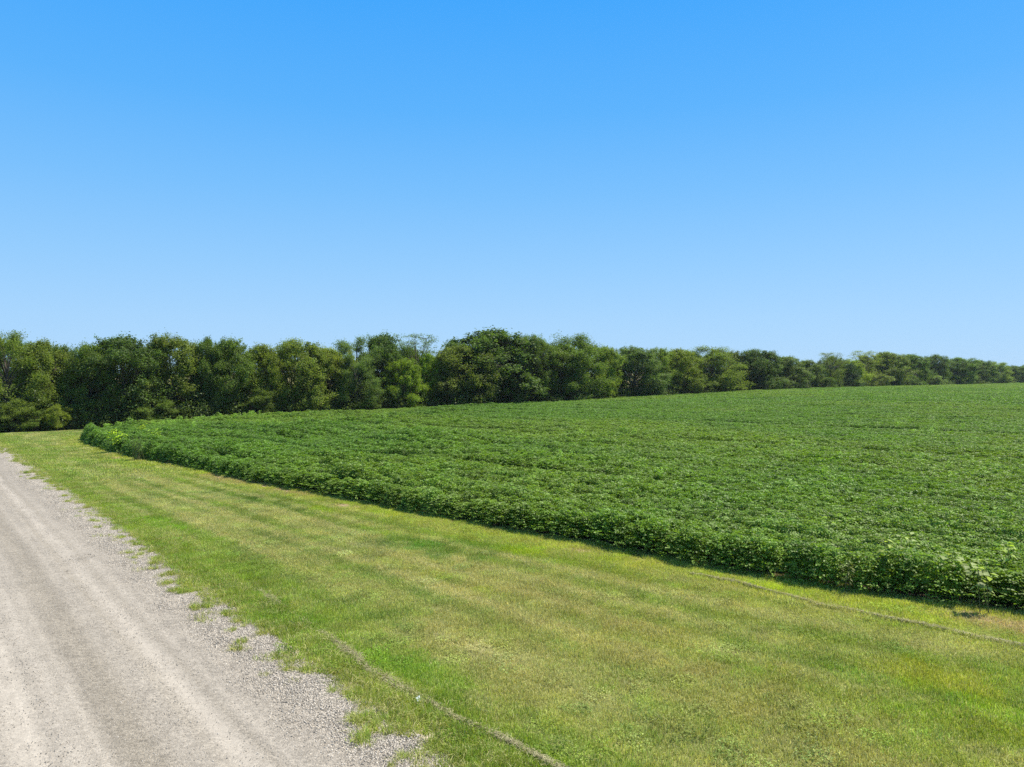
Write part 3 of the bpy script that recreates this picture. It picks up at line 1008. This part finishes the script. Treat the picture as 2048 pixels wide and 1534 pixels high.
# ------------------------------------------------------------------ trees
def lobed_crown(kind, seed):
    """returns trunk mesh, crown mesh; nominal height 10, nominal crown radius 3.5"""
    g = np.random.default_rng(seed)
    H, Rc = 10.0, 3.5
    TV, TF, toff = [], [], 0

    def add_tube(*a, **k):
        nonlocal toff
        v, f = tube(*a, **k)
        TV.append(v); TF.append(f + toff); toff += len(v)
    cen, nrm, ll, lw, tn = [], [], [], [], []

    def clump(c, sig, n, leaf, asp, up=0.7, outc=None, t0=0.5):
        p = c + g.normal(size=(n, 3)) * np.array(sig)
        o = np.zeros((n, 3)) if outc is None else unit(p - outc) * 0.6
        nn = g.normal(size=(n, 3)) * 0.75 + np.array([0, 0, up]) + o
        cen.append(p); nrm.append(nn)
        ll.append(g.uniform(.7, 1.3, n) * leaf); lw.append(g.uniform(.7, 1.3, n) * leaf * asp)
        tn.append(np.clip(t0 + g.normal(0, .2, n), 0, 1))
    lean = g.normal(0, .25, 2)
    if kind in ('broad', 'oak', 'shrub'):
        th = 2.2 if kind != 'shrub' else 0.6
        fork = np.array([lean[0] * .3, lean[1] * .3, th])
        add_tube((0, 0, -0.3), fork, 0.24, 0.17, 7)
        lcs = []
        nl = {'broad': 26, 'oak': 32, 'shrub': 14}[kind]
        for i in range(nl):
            tz = (i + 0.5) / nl
            z = 1.2 + (H - 2.0) * tz ** 0.95
            if kind == 'shrub': z = 1.5 + (H - 3.2) * tz
            env = math.sin(math.pi * min(1, (0.20 + 0.80 * z / H)) ** 1.25) ** 0.62
            a = i * 2.399 + g.normal(0, .4)
            rr = Rc * env * g.uniform(.40, .85) * (0.35 if tz > .93 else 1)
            lc = np.array([rr * math.cos(a) + lean[0], rr * math.sin(a) + lean[1], z + g.normal(0, .25)])
            lr = g.uniform(.7, 1.5) * (0.8 if tz > .85 else 1)
            if kind == 'oak' and tz > .6: lr *= .85
            add_tube(fork + np.array([0, 0, min(z * .35, 3.5) * tz]), lc, 0.10, 0.03, 4, mid=(fork * .5 + lc * .5) + np.array([0, 0, -.2 + .6 * g.random()]))
            lcs.append(lc)
            nt_ = 15
            t0 = g.uniform(.38, .62)
            dv = unit(g.normal(size=(nt_, 3)) + np.array([0.4 * math.cos(a), 0.4 * math.sin(a), 0.25]))
            for d in dv:
                tip = lc + d * lr * g.uniform(.5, 1.2) * np.array([1.1, 1.1, 1.1])
                if tip[2] > H * 0.995: tip[2] = H * 0.995 - g.random() * .6
                add_tube(lc, tip, 0.022, 0.008, 3)
                sg = g.uniform(.15, .31)
                sig = (sg, sg, sg * 1.05) if kind != 'oak' else (sg * .8, sg * .8, sg * 1.1)
                clump(tip, sig, 112, 0.165 if kind != 'oak' else 0.18, .62, .5, lc, t0 + g.normal(0, .12))
        # shoots above the outline
        for i in range(10 if kind != 'shrub' else 4):
            a = g.random() * 6.28; rr = Rc * .55 * math.sqrt(g.random())
            b = np.array([rr * math.cos(a) + lean[0], rr * math.sin(a) + lean[1], H * (0.90 - .12 * (rr / Rc))])
            e = b + np.array([g.normal(0, .3), g.normal(0, .3), g.uniform(.5, 1.1)])
            nr_ = min(lcs, key=lambda c_: np.linalg.norm(c_ - b))
            add_tube(nr_, e, .025, .006, 3, mid=b)
            for f in np.linspace(.2, 1, 4):
                clump(b + (e - b) * f, (.13, .13, .16), 22, .2, .6, .5, None, .5)
    elif kind == 'locust':
        fork = np.array([lean[0] * .4, lean[1] * .4, 3.0])
        add_tube((0, 0, -0.3), fork, 0.22, 0.15, 7)
        nl = 26
        for i in range(nl):
            tz = (i + .5) / nl
            z = 1.6 + (H - 2.0) * tz
            env = (0.75 + 0.35 * math.sin(math.pi * tz)) * math.sqrt(max(.05, 1 - tz ** 3.5))
            a = i * 2.399 + g.normal(0, .5)
            rr = Rc * env * g.uniform(.35, .85)
            lc = np.array([rr * math.cos(a) + lean[0], rr * math.sin(a) + lean[1], z])
            st = fork + np.array([0, 0, max(0, (z - 4) * .55)])
            add_tube(st, lc, 0.075, 0.025, 4, mid=st * .55 + lc * .45 + np.array([0, 0, .35]))
            t0 = g.uniform(.4, .6)
            for k in range(9):
                aa = a + g.normal(0, .9)
                ln = g.uniform(.3, 1.15)
                tip = lc + np.array([math.cos(aa) * ln, math.sin(aa) * ln, g.normal(.05, .45)])
                tip[2] = min(tip[2], H - .05)
                add_tube(lc, tip, .02, .007, 3)
                for f in (.45, .75, 1.0):
                    clump(lc + (tip - lc) * f + np.array([0, 0, .05]), (.25, .25, .24), 42, .15, .5, .6, None, t0)
        for i in range(26):   # fuller lower skirt
            a = g.random() * 6.28; rr = Rc * g.uniform(.35, .85)
            c = np.array([rr * math.cos(a), rr * math.sin(a), g.uniform(.8, 4.2)])
            clump(c, (.5, .5, .3), 90, .2, .5, .7, None, .45)
    elif kind == 'sparse':
        fork = np.array([lean[0] * .3, lean[1] * .3, 4.5])
        add_tube((0, 0, -.3), fork, .2, .13, 7)
        for i in range(16):
            a = i * 2.399; tz = (i + .5) / 16
            z = 6.2 + 3.6 * tz
            rr = Rc * g.uniform(.25, .9) * (1.1 - .5 * tz)
            lc = np.array([rr * math.cos(a), rr * math.sin(a), z])
            add_tube(fork + np.array([0, 0, tz * 1.5]), lc, .07, .02, 4, mid=(fork + lc) * .5 + np.array([0, 0, .3]))
            for k in range(8):
                tip = lc + g.normal(size=3) * np.array([.6, .6, .4]) + np.array([0, 0, .35])
                tip[2] = min(tip[2], H)
                add_tube(lc, tip, .02, .008, 3)
                clump(tip, (.2, .2, .14), 30, .15, .5, .8, None, .55)
        for i in range(34):
            a = g.random() * 6.28; rr = Rc * g.uniform(.2, .75)
            c = np.array([rr * math.cos(a), rr * math.sin(a), g.uniform(1, 6)])
            add_tube((0, 0, c[2] * .6), c, .03, .01, 3)
            clump(c, (.45, .45, .35), 110, .2, .55, .6, None, .45)
    elif kind == 'cedar':
        add_tube((0, 0, -.3), (0, 0, H * .97), .2, .02, 6)
        for i in range(230):
            tz = g.random() ** 1.25
            z = .5 + (H - .6) * tz
            rr = Rc * (1 - tz) ** .8 * g.uniform(.55, 1.05) + .08
            a = g.random() * 6.28
            c = np.array([rr * math.cos(a), rr * math.sin(a), z + .12 * rr])
            add_tube((0, 0, z - .1), c, .025, .008, 3)
            clump(c, (.22, .22, .20), 75, .17, .3, .4, np.array([0, 0, z]), .5)
    cen_, nrm_, ll_, lw_, tn_ = map(np.concatenate, (cen, nrm, ll, lw, tn))
    ok = cen_[:, 2] > 0.08
    cen_, nrm_, ll_, lw_, tn_ = cen_[ok], nrm_[ok], ll_[ok], lw_[ok], tn_[ok]
    v, f, t = leaves(cen_, nrm_, ll_, lw_, g, 0.1, tn_)
    trunk = np_mesh('trunk_' + kind, np.concatenate(TV), np.concatenate(TF), None, True)
    trunk.materials.append(M_bark)
    crown = np_mesh('crown_' + kind, v, f, {'tone': t})
    crown.materials.append(M_leaf)
    return trunk, crown


BANK = {
    'broad': [lobed_crown('broad', 900 + i) for i in range(6)],
    'oak': [lobed_crown('oak', 920 + i) for i in range(2)],
    'locust': [lobed_crown('locust', 940 + i) for i in range(4)],
    'sparse': [lobed_crown('sparse', 960 + i) for i in range(2)],
    'cedar': [lobed_crown('cedar', 970 + i) for i in range(2)],
    'shrub': [lobed_crown('shrub', 980 + i) for i in range(4)],
}
KINDNAME = {'broad': ('broadleaf_tree', 'tree'), 'oak': ('oak_tree', 'tree'), 'locust': ('locust_tree', 'tree'), 'sparse': ('sparse_tree', 'tree'),
            'cedar': ('cedar_tree', 'tree'), 'shrub': ('shrub', 'shrub')}
TINT = {'dark': (0.043, 0.066, 0.014), 'mid': (0.053, 0.080, 0.014), 'olive': (0.066, 0.089, 0.015), 'yellow': (0.082, 0.107, 0.014),
        'bright': (0.094, 0.128, 0.011), 'grey': (0.057, 0.080, 0.021), 'cedar': (0.025, 0.042, 0.016), 'pale': (0.082, 0.108, 0.030)}
_cnt = {}


def plant(kind, x, y, h, r, tint, label, group=None, var=None):
    k = _cnt.get(kind, 0); _cnt[kind] = k + 1
    bank = BANK[kind]
    tm, cm = bank[(k if var is None else var) % len(bank)]
    nm, cat = KINDNAME[kind]
    z = float(ground_z(x, y)[0])
    root = bpy.data.objects.new(nm, None)
    root.empty_display_size = 0.3
    COL.objects.link(root)
    root.location = (x, y, z)
    root.rotation_euler = (0, 0, random.random() * 6.28)
    sxy = r / 3.5 * (1.0 if kind != 'cedar' else 1)
    root.scale = (sxy * random.uniform(.93, 1.07), sxy * random.uniform(.93, 1.07), h / 10.0)
    tag(root, label, cat, group)
    t = obj('trunk', tm, None, root)
    cr = obj('crown', cm, None, root)
    b = np.array(TINT[tint]) * 2.45 * random.uniform(.9, 1.1)
    cr.color = (b[0] * random.uniform(.92, 1.08), b[1], b[2], 1)
    return root


# px of the middle, row of the top, width in px, kind, leaf colour, metres behind the hedge line, label
FRONT = [
    (12, 668, 120, 'locust', 'olive', 0, 'airy feathery tree at the far left frame edge, beside the gravel road'),
    (78, 681, 95, 'broad', 'olive', 0.5, 'yellowish olive leafy tree just right of the feathery tree at the far left'),
    (128, 694, 70, 'broad', 'dark', 3, 'low bluish dark tree in the first dip of the skyline from the left'),
    (178, 690, 85, 'broad', 'mid', 0, 'round olive-green tree behind the left tip of the bean field'),
    (248, 669, 150, 'broad', 'dark', 0, 'broad dark tree with wide domed top above the left end of the beans'),
    (345, 671, 115, 'broad', 'olive', 1, 'wide yellow-green crowned tree right of the broad dark dome at left'),
    (418, 678, 62, 'oak', 'mid', 0.5, 'narrow tree with a single spiky tuft on top, left of centre'),
    (462, 677, 80, 'broad', 'mid', 0, 'full green tree with knobbly top beside the spiky tufted tree'),
    (520, 690, 85, 'broad', 'yellow', 0, 'yellowish leafy tree left of the rounded crown at left centre'),
    (588, 681, 110, 'broad', 'olive', 0, 'round domed olive tree standing alone above its neighbours at left centre'),
    (655, 697, 80, 'broad', 'yellow', 0.5, 'low yellowish tree in the dip before the tall gappy trees'),
    (716, 678, 100, 'locust', 'grey', 1.5, 'gappy tree of flat feathery sprays with sky showing between its branches'),
    (768, 665, 95, 'broad', 'dark', 4, 'tall dark round crown rising between the feathery sprays and the half-bare tree'),
    (712, 712, 90, 'locust', 'grey', -1.5, 'greyish feathery tree with a bent dark trunk in front of the gappy crown'),
    (832, 670, 105, 'sparse', 'grey', 3, 'half-bare grey twiggy tree with thin leaves against the sky'),
    (805, 718, 70, 'broad', 'bright', -1.5, 'bright yellow-green low tree in front of the half-bare twiggy tree'),
    (858, 706, 46, 'broad', 'bright', -0.5, 'small bright lime tree leaning on the left of the big oak'),
    (912, 692, 110, 'broad', 'olive', -1, 'yellow-topped tree standing in front of the left half of the big oak'),
    (985, 661, 185, 'oak', 'dark', 2.5, 'biggest dark oak, tallest dome in the middle of the hedgerow'),
    (1065, 672, 80, 'broad', 'mid', 1, 'grey-green tree with lacy top on the right shoulder of the big oak'),
    (1140, 672, 125, 'locust', 'mid', 1.5, 'green tree with thin feathery topmost twigs right of the big oak'),
    (1125, 690, 100, 'broad', 'mid', -0.5, 'fresh green full crown in front of the thin topmost feathery twigs'),
    (1212, 691, 60, 'broad', 'yellow', 0, 'slim yellow-green tree with dangling lower branches right of centre'),
    (1272, 694, 100, 'broad', 'grey', 0, 'smooth grey-green feathery dome right of the slim yellow-green tree'),
    (1322, 696, 60, 'broad', 'yellow', 1, 'small yellow-green knob between the grey-green dome and the olive sprays'),
    (1362, 698, 75, 'broad', 'yellow', 0, 'yellowish feathery tree left of the wide olive sprays'),
    (1428, 695, 125, 'locust', 'olive', 0, 'wide olive tree of drooping layered sprays right of centre'),
    (1508, 700, 90, 'broad', 'dark', 0, 'dark green rounded tree right of the wide layered olive tree'),
    (1572, 714, 80, 'broad', 'grey', 0, 'dull green sloping crown stepping down right of the dark rounded tree'),
    (1618, 719, 50, 'broad', 'grey', 2, 'small grey-green tree just left of the pointed cedar tip'),
    (1641, 721, 34, 'cedar', 'cedar', 0, 'slender dark cedar whose pointed tip just clears the hedgerow'),
    (1662, 707, 56, 'sparse', 'olive', 1, 'vase-shaped tree with bare fanning branches under a flat top'),
    (1702, 727, 48, 'cedar', 'cedar', -4, 'dark conical cedar standing at the front of the hedgerow by the beans'),
    (1692, 720, 60, 'broad', 'bright', 3, 'bright yellow tree glowing behind the dark conical cedar'),
    (1726, 703, 62, 'sparse', 'yellow', 4, 'tall open tree with tufted gnarled top behind the conical cedar'),
    (1776, 704, 74, 'broad', 'olive', 0, 'olive tree with peaked top right of the tufted gnarled tree'),
    (1822, 709, 64, 'broad', 'mid', 0, 'green tree with two-humped top right of the peaked olive tree'),
    (1871, 710, 46, 'broad', 'dark', 0, 'dark mushroom-topped tree on a clear stem toward the right'),
    (1912, 716, 62, 'broad', 'mid', 0, 'smooth low green dome right of the mushroom-topped tree'),
    (1952, 719, 56, 'broad', 'mid', 0, 'flat smooth tree sloping down before the far right gap'),
    (1990, 724, 48, 'locust', 'yellow', 0, 'yellowish tree with a thin flat canopy near the right frame edge'),
    (2028, 731, 40, 'broad', 'mid', 0, 'small distant green tree, last one inside the right frame edge'),
    (2062, 729, 44, 'broad', 'mid', 0, 'distant green tree cut off by the right frame edge'),
]
sky_px = []
for px, top, wd, kind, tint, off, label in FRONT:
    u = (px - 1024) / FPX
    d = float(hedge_depth(u)) + off
    if px > 1500: d += 0
    x = u * d
    gzv = float(ground_z(x, d)[0])
    h = CAM_H - (top - HOR) / FPX * d - gzv
    r_ = wd / 2 / FPX * d * 1.25
    plant(kind, x, d, h, max(r_, 1.2), tint, label, 'trees of the hedgerow')
    sky_px.append((px, top))
sky_px = np.array(sorted(sky_px))
# rear row, mostly hidden
gR = np.random.default_rng(77)
px = -40
while px < 2090:
    u = (px - 1024) / FPX
    d = float(hedge_depth(u)) + gR.uniform(5.5, 8.0)
    near_t = sky_px[np.abs(sky_px[:, 0] - px) < 70]
    top = np.interp(px, sky_px[:, 0], sky_px[:, 1]) + gR.uniform(5, 15) * (120 / d) ** 0.5
    top = max(top, near_t[:, 1].min() + 4 if len(near_t) else top)
    x = u * d
    h = CAM_H - (top - HOR) / FPX * d - float(ground_z(x, d)[0])
    wd = gR.uniform(5.2, 7.5)
    plant('broad' if gR.random() < .8 else 'locust', x, d, max(h, 4), wd / 2, ['dark', 'mid', 'mid', 'olive'][gR.integers(0, 4)],
          'rear hedgerow tree mostly hidden behind the front row of crowns', 'rear trees of the hedgerow')
    px += gR.uniform(4.4, 5.6) / d * FPX * 0.9

SHRUBS = [  # px, top row, width px, colour, metres in front of the hedge line, label
    (25, 792, 75, 'olive', 3.0, 'olive shrub under the trees at the far left frame edge'),
    (115, 806, 52, 'yellow', 3.6, 'yellowish rounded shrub at the shaded foot of the left trees'),
    (70, 815, 60, 'mid', 3.5, 'low green shrub left of the yellowish rounded shrub'),
    (300, 790, 90, 'mid', 2.4, 'dark green shrub behind the left end of the beans'),
    (515, 770, 75, 'olive', 2.6, 'tall olive shrub in front of the yellowish trees at left centre'),
    (610, 778, 70, 'mid', 2.5, 'green shrub beneath the domed olive tree'),
    (735, 765, 70, 'mid', 2.4, 'green shrub at the foot of the gappy feathery tree'),
    (800, 768, 45, 'olive', 2.6, 'olive bush with arching stems below the bright lime trees'),
    (905, 760, 65, 'dark', 2.4, 'dark bush beside the light gaps under the big oak'),
    (1025, 758, 60, 'mid', 2.4, 'green bush under the right side of the big oak'),
    (1100, 768, 60, 'dark', 2.6, 'dark low bush between the big oak and the feathery-topped tree'),
    (1210, 735, 40, 'yellow', 2.6, 'yellow-green upright bush below the slim yellow-green tree'),
    (1300, 752, 60, 'grey', 2.6, 'grey-green bush under the smooth feathery dome'),
    (1395, 748, 70, 'olive', 3.0, 'olive bush at the foot of the wide layered sprays'),
    (1480, 755, 44, 'yellow', 3.0, 'small yellowish bush left of the dark rounded tree'),
    (1560, 750, 60, 'grey', 3.0, 'grey-green bush below the sloping dull green crown'),
    (1645, 748, 55, 'mid', 3.5, 'green bush left of the dark conical cedar'),
    (1757, 746, 50, 'pale', 5.0, 'pale rounded bush right of the dark conical cedar'),
    (1805, 744, 50, 'grey', 4.5, 'grey-green bush right of the pale rounded bush'),
    (1870, 748, 44, 'pale', 4.5, 'pale bush beneath the mushroom-topped tree'),
    (1950, 748, 44, 'mid', 4.5, 'low green bush beneath the flat smooth tree'),
    (2010, 752, 40, 'grey', 4.5, 'low grey-green bush near the right frame edge'),
]
for px, top, wd, tint, off, label in SHRUBS:
    u = (px - 1024) / FPX
    d = float(hedge_depth(u)) - off
    x = u * d
    h = CAM_H - (top - HOR) / FPX * d - float(ground_z(x, d)[0])
    plant('shrub', x, d, h, wd / 2 / FPX * d * 1.1, tint, label, 'shrubs along the foot of the hedgerow')

# low tangled growth under the hedgerow: nobody could count it
usrc = []
for k in range(4):
    g2 = np.random.default_rng(650 + k)
    n = 900
    cc = g2.normal(size=(26, 3)) * np.array([.8, .8, .0]) + np.array([0, 0, 0.2]) + np.abs(g2.normal(0, .75, (26, 1))) * np.array([0, 0, 1.0])
    pc = cc[g2.integers(0, 26, n)] + g2.normal(size=(n, 3)) * .28
    pc[:, 2] = np.abs(pc[:, 2]) + .03
    v, f, t = leaves(pc, g2.normal(size=(n, 3)) * .7 + np.array([0, 0, .7]), .2, .11, g2, .1)
    usrc.append(obj('brush_%d' % k, np_mesh('brush', v, f, {'tone': t}), M_bean, link=False))
C_under = source_collection('brush_sources', usrc)
ux, uy = [], []
for u in np.linspace(-0.78, 0.86, 420):
    for k in range(4):
        d = float(hedge_depth(u)) + g.uniform(-2.2, 8)
        ux.append(u * d); uy.append(d)
ux, uy = np.array(ux), np.array(uy)
un = len(ux)
us = g.uniform(.8, 1.5, un)
scatter('hedgerow_undergrowth', np.stack([ux, uy, ground_z(ux, uy)], 1), g.integers(0, 4, un), np.stack([ux * 0, ux * 0, g.random(un) * 6.28], 1),
        np.stack([us, us, us * g.uniform(.7, 1.3, un)], 1), {'tint': np.array([0.07, 0.11, 0.022]) * g.uniform(.6, 1.5, (un, 1))}, C_under,
        'tangled dark undergrowth along the foot of the hedgerow', 'undergrowth')

# far wooded rise seen past the right end of the hedgerow
fx = np.linspace(300, 1500, 200)
FV, FF, FT = [], [], []
g2 = np.random.default_rng(33)
n = 9000
a = g2.uniform(0, 1, n)
fxp = 250 + 1000 * a; fyp = 900 + 150 * g2.random(n)
topz = 10 + 6 * fbm(fxp * .02, fyp * 0.02, 5) + 3 * vnoise(fxp * .12, fyp * .12, 6)
zc = -3 + topz * np.sqrt(g2.random(n))
v, f, t = leaves(np.stack([fxp, fyp, zc], 1), g2.normal(size=(n, 3)) + np.array([0, -.3, .7]), 4.5, 3.0, g2, .1)
me = np_mesh('far_woods', v, f, {'tone': t})
fw = obj('far_woods', me, M_leaf)
fw.color = (0.05, 0.075, 0.03, 1)
tag(fw, 'far wooded rise on the horizon beyond the right end of the hedgerow', 'woods', kind='stuff')


# ------------------------------------------------------------------ single weeds in the field
def big_weed(name, px, py, z, h, w, tint, label, nleaf, leaf, asp, seed, group=None, droop=0.0):
    g = np.random.default_rng(seed)
    p_ = W(px, py, z)
    x, y = p_
    root = bpy.data.objects.new(name, None)
    root.empty_display_size = .2
    COL.objects.link(root)
    root.location = (x, y, float(ground_z(x, y)[0]))
    tag(root, label, 'weed', group)
    V, F, o_ = [], [], 0
    cs, ns, ds = [], [], []
    nst = max(3, nleaf // 14)
    for i in range(nst):
        a = g.random() * 6.28
        b = np.array([g.normal(0, w * .15), g.normal(0, w * .15), -0.05])
        e = np.array([math.cos(a) * w * .4 * g.random(), math.sin(a) * w * .4 * g.random(), h * g.uniform(.75, 1)])
        v, f = tube(b, e, .012, .005, 4)
        V.append(v); F.append(f + o_); o_ += len(v)
        for k in range(nleaf // nst):
            fz = g.uniform(.45, 1.0)
            aa = g.random() * 6.28
            r_ = leaf * g.uniform(.4, .9) + w * .12 * g.random()
            dd = np.array([math.cos(aa), math.sin(aa), -droop + g.normal(0, .2)])
            cs.append(b + (e - b) * fz + dd * r_); ds.append(dd); ns.append(np.array([dd[0] * .3 + g.normal(0, .3), dd[1] * .3 + g.normal(0, .3), 1]))
    obj('stem', np_mesh('weed_stem', np.concatenate(V), np.concatenate(F)), M_stem, root)
    n = len(cs)
    v, f, t = leaves(np.array(cs), np.array(ns), g.uniform(.7, 1.2, n) * leaf, g.uniform(.7, 1.2, n) * leaf * asp, g, .12, None, np.array(ds))
    lo_ = obj('leaves', np_mesh('weed_leaves', v, f, {'tone': t}), M_leaf, root)
    lo_.color = (*tint, 1)
    return root


PALEW = (0.33, 0.39, 0.16)
VG = 'pale broad-leaved weeds in the bean field'
big_weed('velvetleaf_weed', 1925, 1128, 0.9, 1.35, .9, PALEW, 'large pale broad-leaved weed in the beans near the right frame edge', 44, .19, .8, 1, VG, .1)
big_weed('velvetleaf_weed', 1968, 1150, 0.9, 1.25, .7, PALEW, 'pale broad-leaved weed lower in the bean edge at the far right', 36, .18, .8, 2, VG, .1)
big_weed('velvetleaf_weed', 1785, 1112, 0.9, 1.4, .9, (0.38, 0.46, 0.12), 'low spreading pale weed left of the large pale weed at right', 40, .16, .7, 3, VG, .1)
big_weed('velvetleaf_weed', 1815, 1098, 0.9, 1.45, .7, PALEW, 'pale weed just behind the low spreading pale weed', 30, .16, .75, 4, VG, .1)
big_weed('velvetleaf_weed', 1660, 1062, 0.9, 1.35, .5, (0.3, 0.4, 0.14), 'small pale weed farthest left of the pale weeds at right', 22, .14, .7, 5, VG, .1)
big_weed('velvetleaf_weed', 2020, 1115, 0.9, 1.4, .8, (0.34, 0.44, 0.09), 'yellowish weed in the beans behind the pale weeds at right', 36, .15, .7, 6, VG, .1)
BG = 'bright yellow-green weeds at the left end of the beans'
big_weed('broadleaf_weed', 234, 900, 0.2, 1.75, 1.5, (0.36, 0.50, 0.03), 'bright yellow-green bushy weed on the left edge of the bean field', 150, .2, .6, 7, BG)
big_weed('broadleaf_weed', 282, 860, 0.9, 1.7, 1.4, (0.38, 0.48, 0.05), 'bright yellow weed among the beans nearest the dark trees at left', 80, .18, .6, 8, BG)
big_weed('broadleaf_weed', 306, 876, 0.9, 1.7, 1.4, (0.32, 0.46, 0.06), 'yellow-green weed among the beans right of the bushy edge weed', 80, .18, .6, 9, BG)
big_weed('feathery_weed', 274, 922, 0.0, 1.6, 1.5, (0.16, 0.26, 0.07), 'tall feathery grey-green weed leaning out of the bean edge over the grass', 420, .12, .25, 10, None, .2)
big_weed('foxtail_weed', 1700, 1190, 0.0, 1.0, .5, (0.2, 0.23, 0.08), 'tan-stemmed weed standing out of the dark bean edge at right', 50, .13, .3, 12, None, .3)


# ------------------------------------------------------------------ rows of dried clippings left by the mower
def windrow(name, pts, width, per_m, label, seed, ln=0.11, fade=0.0):
    g = np.random.default_rng(seed)
    pts = np.array(pts)
    sg = np.diff(pts, axis=0); sl_ = np.hypot(sg[:, 0], sg[:, 1]); cm_ = np.concatenate([[0], np.cumsum(sl_)])
    n = int(cm_[-1] * per_m)
    d = g.random(n) * cm_[-1]
    dens = fbm(d * 1.1, d * 0 + seed, seed)
    d = d[dens + .02 > g.uniform(.05, .62, n) + fade * (d / cm_[-1]) ** 1.5]
    n = len(d)
    x = np.interp(d, cm_, pts[:, 0]); y = np.interp(d, cm_, pts[:, 1])
    wv = width * (0.25 + 1.5 * fbm(d * .8, d * 0, seed + 3))
    x += g.normal(0, 1, n) * wv * .45 + (fbm(d * .9, d * 0 + 4, seed + 1) - .5) * .25
    y += g.normal(0, 1, n) * wv * .45
    z = ground_z(x, y) + .035 + g.random(n) * .055
    v, f, t = leaves(np.stack([x, y, z], 1), np.stack([g.normal(0, .35, n), g.normal(0, .35, n), np.ones(n)], 1), g.uniform(.5, 1.4, n) * ln, .009, g, .1)
    o = obj(name, np_mesh(name, v, f, {'tone': t}), M_straw)
    tag(o, label, 'clippings', kind='stuff')


windrow('dry_clippings', [W(1250, 1600), W(1100, 1538), W(1000, 1490), W(910, 1443), W(830, 1395), W(760, 1352), W(700, 1310), W(640, 1268), W(560, 1215), W(430, 1127)], .12, 900,
        'thick row of dry brown clippings lying near the gravel shoulder', 1, fade=.5)
windrow('dry_clippings', [W(1380, 1150), W(1480, 1168), W(1560, 1190), W(1640, 1214), W(1700, 1224), W(1760, 1238), W(1840, 1253), W(1950, 1277), W(2060, 1300), W(2200, 1330)], .055, 450,
        'thin row of pale clippings running alongside the bean edge', 2)

# ------------------------------------------------------------------ scrap of litter
pl = W(833, 1408)
g = np.random.default_rng(3)
nu, nv = 7, 9
uu, vv = np.meshgrid(np.linspace(-1, 1, nu), np.linspace(-1, 1, nv))
lx = uu * .034 + g.normal(0, .006, uu.shape); ly = vv * .058 + g.normal(0, .006, uu.shape)
lz = .075 + .02 * np.abs(uu) + g.normal(0, .011, uu.shape)
top_ = np.stack([lx.ravel(), ly.ravel(), lz.ravel()], 1)
bot_ = top_ - np.array([0, 0, .004])
ii = np.arange(nu * nv).reshape(nv, nu)
q4 = np.stack([ii[:-1, :-1], ii[:-1, 1:], ii[1:, 1:], ii[1:, :-1]], -1).reshape(-1, 4)
rim = np.concatenate([ii[0, :], ii[1:, -1], ii[-1, -2::-1], ii[-2:0:-1, 0]])
rq = np.stack([rim, rim + nu * nv, np.roll(rim, -1) + nu * nv, np.roll(rim, -1)], 1)
lit = obj('litter_scrap', np_mesh('litter_scrap', np.concatenate([top_, bot_]), [q4, q4[:, ::-1] + nu * nv, rq]), flat_mat('litter_paper', (0.62, 0.72, 0.82), .45, 40, .15))
lit.location = (pl[0], pl[1], float(ground_z(*pl)[0]))
lit.rotation_euler = (0.3, 0.1, 0.5)
tag(lit, 'small crumpled bluish-white litter scrap in the grass by the gravel shoulder', 'litter')


# ------------------------------------------------------------------ thin summer haze
hb = np.array([[-450, -350, -4.5], [1600, -350, -4.5], [1600, 1250, -4.5], [-450, 1250, -4.5],
               [-450, -350, 19], [1600, -350, 19], [1600, 1250, 19], [-450, 1250, 19]], float)
hf = np.array([[0, 3, 2, 1], [4, 5, 6, 7], [0, 1, 5, 4], [1, 2, 6, 5], [2, 3, 7, 6], [3, 0, 4, 7]])
M_haze, nt, out = new_mat('haze')
pv = N(nt, 'ShaderNodeVolumePrincipled')
pv.inputs['Color'].default_value = (0.80, 0.88, 1.0, 1)
pv.inputs['Density'].default_value = 0.00010
pv.inputs['Anisotropy'].default_value = 0.2
nt.links.new(pv.outputs[0], out.inputs['Volume'])
tag(obj('haze', np_mesh('haze', hb, hf), M_haze), 'thin pale summer haze over the field', 'haze', kind='stuff')
